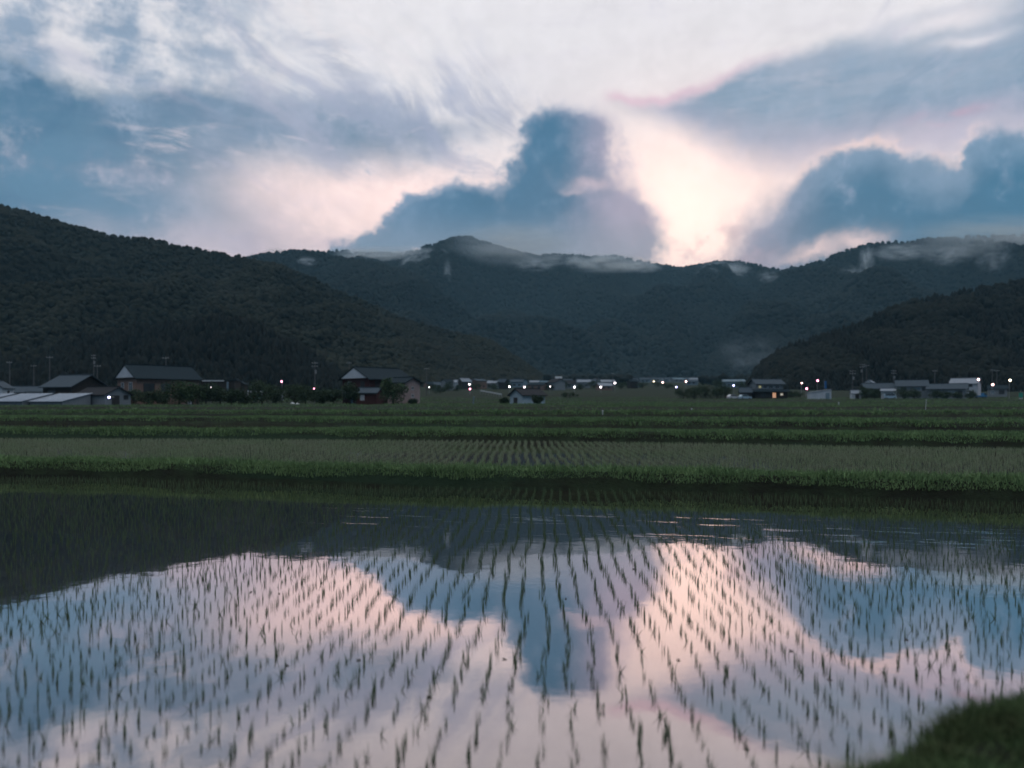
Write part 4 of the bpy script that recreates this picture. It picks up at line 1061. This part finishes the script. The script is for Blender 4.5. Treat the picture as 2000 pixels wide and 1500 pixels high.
def utility_pole(px, d, top, label, arms=2, side=1, z=None):
    zg = float(ZV(d)) if z is None else z; h = gz(top, d) - zg
    root = empty('utility_pole', (gx(px, d), d, zg), random.uniform(-.4, .4)); tag(root, label, 'utility pole', 'utility poles of the village')
    MB().tube((0, 0, -.5), (0, 0, h), .19, .13, 10).build('pole', M_pole, root)
    for k in range(arms):
        a = MB(); zz = h - .5 - k * .9; a.box((.1 * side, -.16, zz), (1.9, .12, .12))
        ao = a.build('crossarm', M_steel, root)
        i_ = MB()
        for xx in (-.75, .1, .8): i_.tube((xx, -.16, zz + .06), (xx, -.16, zz + .28), .06, .04, 6)
        i_.build('insulators', T_white, ao)
    if arms > 1: MB().tube((.32 * side, -.1, h - 3.4), (.32 * side, -.1, h - 2.4), .26, .26, 10).build('transformer', M_steel, root)
    return root
for a in ((1665, 262, 722, 'grey utility pole with crossarms beside the small white shed', 2), (1684.5, 300, 710, 'tall utility pole, left of the close pair over the right cluster', 2, -1), (1692, 310, 712, 'tall utility pole, right of the close pair over the right cluster', 1),
          (1745, 290, 722, 'utility pole rising between the blue roofs of the right cluster', 2), (1825.5, 290, 722, 'utility pole left of the white two storey house', 1), (1938, 310, 721, 'dim utility pole near the right edge', 1), (1947, 330, 722, 'dim thin pole beside another near the right edge', 1),
          (19, 230, 705, 'utility pole near the left edge', 1), (97, 225, 695, 'tall utility pole behind the small white walled house', 1), (66, 260, 712, 'short dim utility pole left of the barn roof', 1), (183, 270, 692, 'pale utility pole on the slope left of the farmhouse', 2), (190, 240, 712, 'thin pole right of the pale pole on the slope', 1), (324, 205, 696, 'thin pole rising over the farmhouse roof', 1),
          (615, 215, 706, 'utility pole with transformer above the bright pink lamp', 2), (682, 260, 706, 'thin dim pole over the red house gable', 1), (833, 300, 718, 'dim utility pole right of the red house', 1), (1197, 385, 728, 'thin pole carrying wires behind the high lamp', 1)):
    utility_pole(*a)
# blue banner on a pole
d = 262; bn_ = empty('banner_pole', (gx(1610, d), d, float(ZV(d)))); tag(bn_, 'pole with a narrow bright blue banner right of the tall pink lamp', 'banner')
hb = gz(742, d) - float(ZV(d)); MB().tube((0, 0, -.3), (0, 0, hb), .06, .05).build('pole', M_steel, bn_)
M_blue = mat('blue_cloth', (.03, .16, .42), (.025, .12, .32), 2, .8, .2)
bb = MB(); xs = [0.06 + .10 * k for k in range(8)]
poly = [(x, .06 * math.sin(k * 1.1)) for k, x in enumerate(xs)]
for k in range(7):
    a, b_ = poly[k], poly[k + 1]
    bb.add([(a[0], a[1], hb - 2.9), (b_[0], b_[1], hb - 2.9), (b_[0], b_[1], hb - .4), (a[0], a[1], hb - .4), (a[0], a[1] + .02, hb - 2.9), (b_[0], b_[1] + .02, hb - 2.9), (b_[0], b_[1] + .02, hb - .4), (a[0], a[1] + .02, hb - .4)],
           [(0, 1, 2, 3), (7, 6, 5, 4), (0, 4, 5, 1), (3, 2, 6, 7)])
bb.build('banner', M_blue, bn_)

# ------------------------------------------------------------------ cars and small things
C_white = mat('white_car_paint', (.55, .58, .62), (.50, .53, .57), .5, .3, .5)
C_lblue = mat('pale_blue_car_paint', (.36, .50, .60), (.32, .45, .55), .5, .3, .5)
C_blue = mat('blue_truck_paint', (.03, .18, .36), (.03, .15, .30), .5, .4, .5)
C_red = mat('red_lamp_lens', (.3, .02, .02), (.25, .02, .02), 2, .3, .5)
M_tyre = mat('tyre_rubber', (.02, .02, .02), (.03, .03, .03), 3, .9, .2)
def car(px, d, rot, paint, label, kind='car'):
    root = empty('parked_' + kind, (gx(px, d), d, float(ZV(d))), math.radians(rot)); tag(root, label, kind)
    prof = {'car': [(-1.95, .28), (1.95, .28), (2.0, .62), (1.85, .82), (.95, .92), (.35, 1.42), (-1.2, 1.45), (-1.75, .98), (-2.0, .9)],
            'van': [(-1.7, .28), (1.7, .28), (1.72, .85), (1.5, 1.05), (1.15, 1.75), (-1.55, 1.80), (-1.7, 1.0)],
            'truck': [(-1.7, .45), (1.7, .45), (1.72, .9), (1.55, 1.1), (1.3, 1.75), (.5, 1.78), (.45, .95), (-1.7, .95)]}[kind]
    MB().prism(prof, 'y', -.74, .74).build('body', paint, root)
    if kind == 'car': gp = [(.85, .94), (.33, 1.36), (-1.15, 1.38), (-1.6, .98)]
    elif kind == 'van': gp = [(1.35, 1.08), (1.08, 1.66), (-1.4, 1.68), (-1.5, 1.08)]
    else: gp = [(1.42, 1.12), (1.24, 1.66), (.62, 1.68), (.6, 1.12)]
    for s in (-1, 1): MB().prism(gp, 'y', s * .742, s * .765).build('window', G_dark, root)
    for x in (-1.2, 1.2):
        for s in (-1, 1):
            w = MB(); w.tube((x, s * .60, .3), (x, s * .80, .3), .3, .3, 14); wo = w.build('wheel', M_tyre, root)
            MB().tube((x, s * .802, .3), (x, s * .815, .3), .17, .17, 10).build('rim', M_steel, wo)
    for s in (-1, 1):
        MB().box((1.74 if kind != 'car' else 1.94, s * .52, .72), (.14, .28, .16)).build('headlight', T_white, root)
        MB().box((-1.72 if kind != 'car' else -1.99, s * .58, .75), (.10, .2, .2)).build('tail_light', C_red, root)
    return root
car(1432, 240, 20, C_white, 'white car parked left of the two storey lit house', 'car')
car(1455, 236, 15, C_lblue, 'pale blue car parked in front of the small blue roofed annex', 'car')
car(1738, 243, -10, C_lblue, 'pale blue van parked in front of the white roofed carport', 'van')
car(1916, 262, 5, C_blue, 'blue light truck near the white two storey house', 'truck')
d = 139; tv = []; tf = []
for i in range(15):
    for j in range(7):
        u, v_ = i / 14, j / 6
        tv.append((gx(565, d) + u * 1.7, d + v_ * .9, float(ZV(d)) + .05 + (.55 * abs(math.sin(u * 5.6)) * (1 - .5 * u) + .06 * math.sin(u * 23 + v_ * 7)) * math.sin(PI * (.12 + .76 * v_))))
for i in range(14):
    for j in range(6): tf.append((i * 7 + j, i * 7 + 7 + j, i * 7 + 8 + j, i * 7 + j + 1))
tm = bpy.data.meshes.new('tarpaulin'); tm.from_pydata(tv, [], tf); tm.update()
to = link_mesh('tarpaulin', tm, T_white); sm_ = to.modifiers.new('thickness', 'SOLIDIFY'); sm_.thickness = .03
tag(to, 'small crumpled white tarpaulin lying at the edge of the trees left of the red house', 'tarpaulin')
# vending machine / green board at the right edge
d = 250; vm = empty('standing_board', (gx(1994, d), d, float(ZV(d)))); tag(vm, 'small green roadside board on a white foot at the right edge', 'sign board')
M_green = mat('green_board', (.03, .30, .22), (.03, .24, .18), 2, .6, .3)
MB().box((0, 0, .12), (1.0, .5, .25)).build('foot', T_white, vm); MB().box((0, 0, 1.2), (1.25, .14, 1.5)).build('panel', M_green, vm)
MB().tube((0, .09, .2), (0, .09, 2.9), .05).build('pole', M_steel, vm)
# stakes
def stake(px, d, py0, py1, label, r=.03, m=None):
    z0 = gz(py0, d); o = MB(); o.tube((gx(px, d), d, z0 - .3), (gx(px, d) + .12, d, gz(py1, d)), r, r * .8, 8); o.tube((gx(px, d) + .12, d, gz(py1, d)), (gx(px, d) + .12, d, gz(py1, d) + .06), r * 1.5, r * .9, 8)
    ob = o.build('stake', m or T_white); tag(ob, label, 'stake')
stake(1807, 78, 802, 781, 'tall thin pale stake in the field before the right cluster', .028)
stake(924, 120, 785, 775, 'short pale blue post in the field right of the annex', .09, W_pale)
def marker(px, py, d, label, s):
    o = MB(); o.tube((gx(px, d), d, gz(py, d) - .35), (gx(px, d), d, gz(py, d)), s * .4, s * .4, 8); o.tube((gx(px, d), d, gz(py, d) - .02), (gx(px, d), d, gz(py, d) + s), s * .8, s * .5, 10)
    tag(o.build('field_marker', T_white), label, 'marker')
marker(1177, 803, 74, 'tiny white marker in the field below the high lamp', .10)
marker(1638, 787.5, 120, 'tiny white marker in the field right of the white shed', .16)
marker(1351, 799, 84, 'tiny pale marker in the field below the dark field trees', .09)

# bits of straw on the water
for i, (px, py) in enumerate(((545, 1160), (490, 1157), (1105, 1170), (1410, 1075), (1325, 1290), (985, 1288), (1620, 1328), (1545, 1272), (838, 1362), (1458, 1462), (1238, 1112), (700, 1290), (560, 1300), (1770, 1250))):
    d = CAMH * F / (py - HOR); b_ = MB(); X = gx(px, d)
    for k in range(3):
        a = random.uniform(0, PI); l = random.uniform(.012, .03)
        b_.tube((X - l * math.cos(a), d - l * math.sin(a), .004), (X + l * math.cos(a), d + l * math.sin(a), .008 + .004 * k), .004, .003, 5)
    tag(b_.build('floating_straw', M_bark), 'small dark scrap of straw floating on the mirroring paddy water', 'straw', 'scraps of straw floating on the near paddy')

# guard rail along the far road
d0, d1 = 300, 420
gr = empty('guard_rail', (0, 0, 0)); tag(gr, 'pale guard rail running along the far road left of the hut', 'guard rail')
mb = MB(); pz = MB(); prev = None
for i in range(9):
    f = i / 8; dd = 330 - 60 * f; X = gx(938 + 42 * f, dd); z = gz(763.5 + 8 * f, dd)
    if prev: 
        a, b_ = Vector(prev), Vector((X, dd, z)); mb.add([a, b_, b_ + Vector((0, 0, .45)), a + Vector((0, 0, .45)), a + Vector((0, .08, 0)), b_ + Vector((0, .08, 0)), b_ + Vector((0, .08, .45)), a + Vector((0, .08, .45))], [(0, 1, 2, 3), (7, 6, 5, 4), (3, 2, 6, 7), (0, 4, 5, 1)])
    pz = MB(); pz.tube((X, dd + .12, min(float(ZV(dd)), z) - .6), (X, dd + .12, z + .4), .07); pz.build('post', M_steel, gr)
    prev = (X, dd, z)
mb.build('rail', T_white, gr)

# ------------------------------------------------------------------ trees
def tree(px, d, h, w, label, leafm=M_leaf, seed=1, trunk=.25, name='tree', group=None, dens=1.0, z=None):
    q = np.random.default_rng(seed)
    zz = float(ZV(d)) if z is None else z
    root = empty(name, (gx(px, d), d, zz)); tag(root, label, 'tree' if name != 'shrub' else 'shrub', group)
    t = MB(); th = h * trunk + .3
    t.tube((0, 0, -.3), (0, 0, th), .05 * h * .6 + .05, .03 * h * .6 + .04, 8)
    nl = 6
    tips = []
    for i in range(nl):
        a = 2 * PI * i / nl + q.uniform(-.4, .4); rr = w * q.uniform(.2, .36)
        e = (math.cos(a) * rr, math.sin(a) * rr, h * q.uniform(.5, .8)); tips.append(e)
        t.tube((0, 0, th - .1), e, .022 * h + .02, .012, 6)
    t.build('trunk', M_bark, root)
    # clumps of leaves
    ncl = int(24 * dens); cs = []
    for i in range(ncl):
        u = q.uniform(-1, 1); a = q.uniform(0, 2 * PI); rr = q.uniform(.35, .95)
        s = math.sqrt(max(0, 1 - u * u))
        cz = h * (.06 + .94 * (.5 + .5 * u * rr)) * .9
        cs.append((math.cos(a) * s * rr * w * .46, math.sin(a) * s * rr * w * .46, cz, q.uniform(.17, .32) * min(w, h)))
    P = []; 
    for (cx, cy, cz, cr) in cs:
        n = 90; dv = q.normal(0, 1, (n, 3)); dv /= np.linalg.norm(dv, axis=1)[:, None]
        P.append(np.array([cx, cy, cz]) + dv * (cr * q.uniform(.55, 1.08, n)[:, None]) * np.array([1, 1, .85]))
    P = np.concatenate(P); P = P[P[:, 2] > .05]; n = len(P)
    sz = q.uniform(.10, .22, n) * (.5 + .09 * h)
    a = q.normal(0, 1, (n, 3)); a /= np.linalg.norm(a, axis=1)[:, None]; b = np.cross(a, q.normal(0, 1, (n, 3))); b /= np.linalg.norm(b, axis=1)[:, None]
    a = a * sz[:, None]; b = b * (sz * .6)[:, None]
    V = np.stack([P - a, P + b, P + a, P - b], 1).reshape(-1, 3); fc = np.arange(n * 4).reshape(-1, 4)
    link_mesh('crown', np_mesh('crown', V, 4, fc, np.repeat(q.uniform(0, 1, n), 4)), leafm, root)
    return root
# px, distance, height, width, label, leaf
TR = [
    (262, 140, 3.9, 5.0, 'dark round tree in front of the farmhouse gable', M_leaf), (292, 138, 3.6, 4.6, 'dark tree below the brown long wall of the farmhouse', M_leaf), (322, 141, 3.6, 4.2, 'dark tree right of the one below the brown wall', M_leaf),
    (350, 137, 4.4, 5.4, 'greener tree just right of the farmhouse white door', M_leaf2), (376, 139, 4.8, 5.0, 'tallest greenish tree at the right corner of the farmhouse', M_leaf2), (402, 141, 4.0, 4.6, 'dark tree below the white lamp by the flat roofed building', M_leaf),
    (430, 142, 4.3, 4.4, 'dark upright tree in front of the flat roofed building', M_leaf), (452, 140, 3.7, 4.2, 'dark bushy tree right of the flat roofed building', M_leaf), (478, 141, 3.4, 4.6, 'broad dark tree below the orange lit window', M_leaf),
    (512, 140, 4.0, 4.4, 'dark tree between the orange lit house and the tiny white hut', M_leaf), (538, 150, 3.4, 4.0, 'dark tree under the tiny white hut', M_leaf), (575, 142, 4.3, 4.8, 'dark tree behind the white tarpaulin', M_leaf), (597, 146, 4.8, 4.6, 'dark tree just left of the bright pink lamp', M_leaf),
    (630, 145, 4.2, 4.6, 'dark tree just right of the bright pink lamp', M_leaf), (652, 144, 3.8, 4.0, 'dark tree touching the left wall of the red house', M_leaf),
    (768, 142, 5.0, 4.4, 'tree covering the corner between the red house and its tan annex', M_leaf2), (684, 141, 4.4, 2.8, 'narrow dark tree in front of the red gable wall', M_leaf),
    (1050, 150, 2.0, 2.4, 'round dark bush in front of the hut side wall', M_leaf), (985, 158, 1.7, 1.9, 'small dark bush left of the hut', M_leaf),
    (1335, 250, 3.9, 7.0, 'left dark tree of the field grove right of the violet lamp', M_leaf), (1356, 255, 4.4, 7.0, 'second tree of the field grove right of the violet lamp', M_leaf), (1378, 262, 5.6, 7.6, 'tallest rounded tree of the field grove', M_leaf), (1400, 255, 4.0, 6.0, 'right tree of the field grove before the gap', M_leaf), (1416, 262, 5.6, 4.6, 'upright dark tree left of the bluish lamp', M_leaf),
    (1692, 246, 4.6, 4.6, 'dark tree in front of the long blue roofed house', M_leaf), (1708, 248, 3.4, 3.6, 'low dark tree beside the carport', M_leaf), (1765, 244, 4.0, 5.4, 'broad dark tree before the tall green grey roofed house', M_leaf), (1786, 246, 3.6, 4.2, 'dark tree right of the broad one in the right cluster', M_leaf),
    (1830, 242, 3.2, 4.4, 'dark tree in front of the long low blue roof', M_leaf), (1848, 244, 2.8, 3.6, 'low tree before the middle of the long low house', M_leaf), (1895, 243, 3.0, 4.0, 'bushy dark tree below the white two storey house', M_leaf), (1870, 243, 2.4, 3.0, 'low dark bush between the two trees of the long low house', M_leaf),
    (1546, 262, 2.6, 6.0, 'low dark bush right of the two storey lit house', M_leaf), (1555, 275, 2.4, 5.0, 'dim bush left of the white shed', M_leaf),
    (150, 210, 5.5, 5.0, 'dim tall tree behind the barn roof', M_leaf), (218, 190, 4.6, 5.6, 'dim tree between the barn and the farmhouse', M_leaf), (520, 260, 5.0, 6.0, 'dim green tree right of the orange lit house', M_leaf2),
    (806, 150, 1.2, 1.8, 'small dark shrub at the right foot of the annex', M_leaf), (236, 134, 1.2, 2.4, 'low shrub at the right foot of the grey shed', M_leaf2), (860, 330, 4.2, 6.0, 'dim tree right of the red house in the middle distance', M_leaf), (1112, 270, 2.0, 9.0, 'low broad dark hedge bush in the field below the white board', M_leaf),
]
for (px, d, h, w) in ((845, 400, 4, 7), (876, 410, 5, 7), (893, 400, 3.5, 6), (930, 440, 4.5, 8), (964, 430, 4, 7), (990, 460, 5, 8), (1075, 430, 3.5, 7), (1100, 470, 5, 8), (1133, 440, 4, 8), (1160, 470, 5.5, 9), (1215, 450, 5, 9), (1255, 480, 5, 10), (1285, 520, 6, 12), (1304, 470, 4, 8), (1400, 480, 6, 9), (1445, 470, 5, 8)):
    tree(px, d, h, w, 'dim dark tree among the small houses of the far village', M_leaf, seed=int(px), trunk=.16, group='dim trees of the far village')
for i, (px, d, h, w, lab, lm) in enumerate(TR):
    tree(px, d, h * ((.80 if px < 345 else random.uniform(.85, 1.22)) if d < 150 else 1.0), w * 1.12, lab, lm, seed=200 + i, trunk=.16, name='tree' if h > 2.1 else 'shrub')

# ------------------------------------------------------------------ render settings
scene.view_settings.view_transform = 'Standard'; scene.view_settings.look = 'None'
scene.view_settings.exposure = 0.0; scene.view_settings.gamma = 1.0
cy = scene.cycles
scene.render.engine = 'CYCLES'
cy.use_denoising = True
try:
    cy.denoiser = 'OPENIMAGEDENOISE'; cy.denoising_input_passes = 'RGB_ALBEDO_NORMAL'
except Exception: pass
cy.max_bounces = 4; cy.diffuse_bounces = 2; cy.glossy_bounces = 3; cy.transmission_bounces = 2; cy.volume_bounces = 1; cy.transparent_max_bounces = 8
cy.sample_clamp_indirect = 2.0
cy.volume_step_rate = 1.0; cy.volume_max_steps = 128
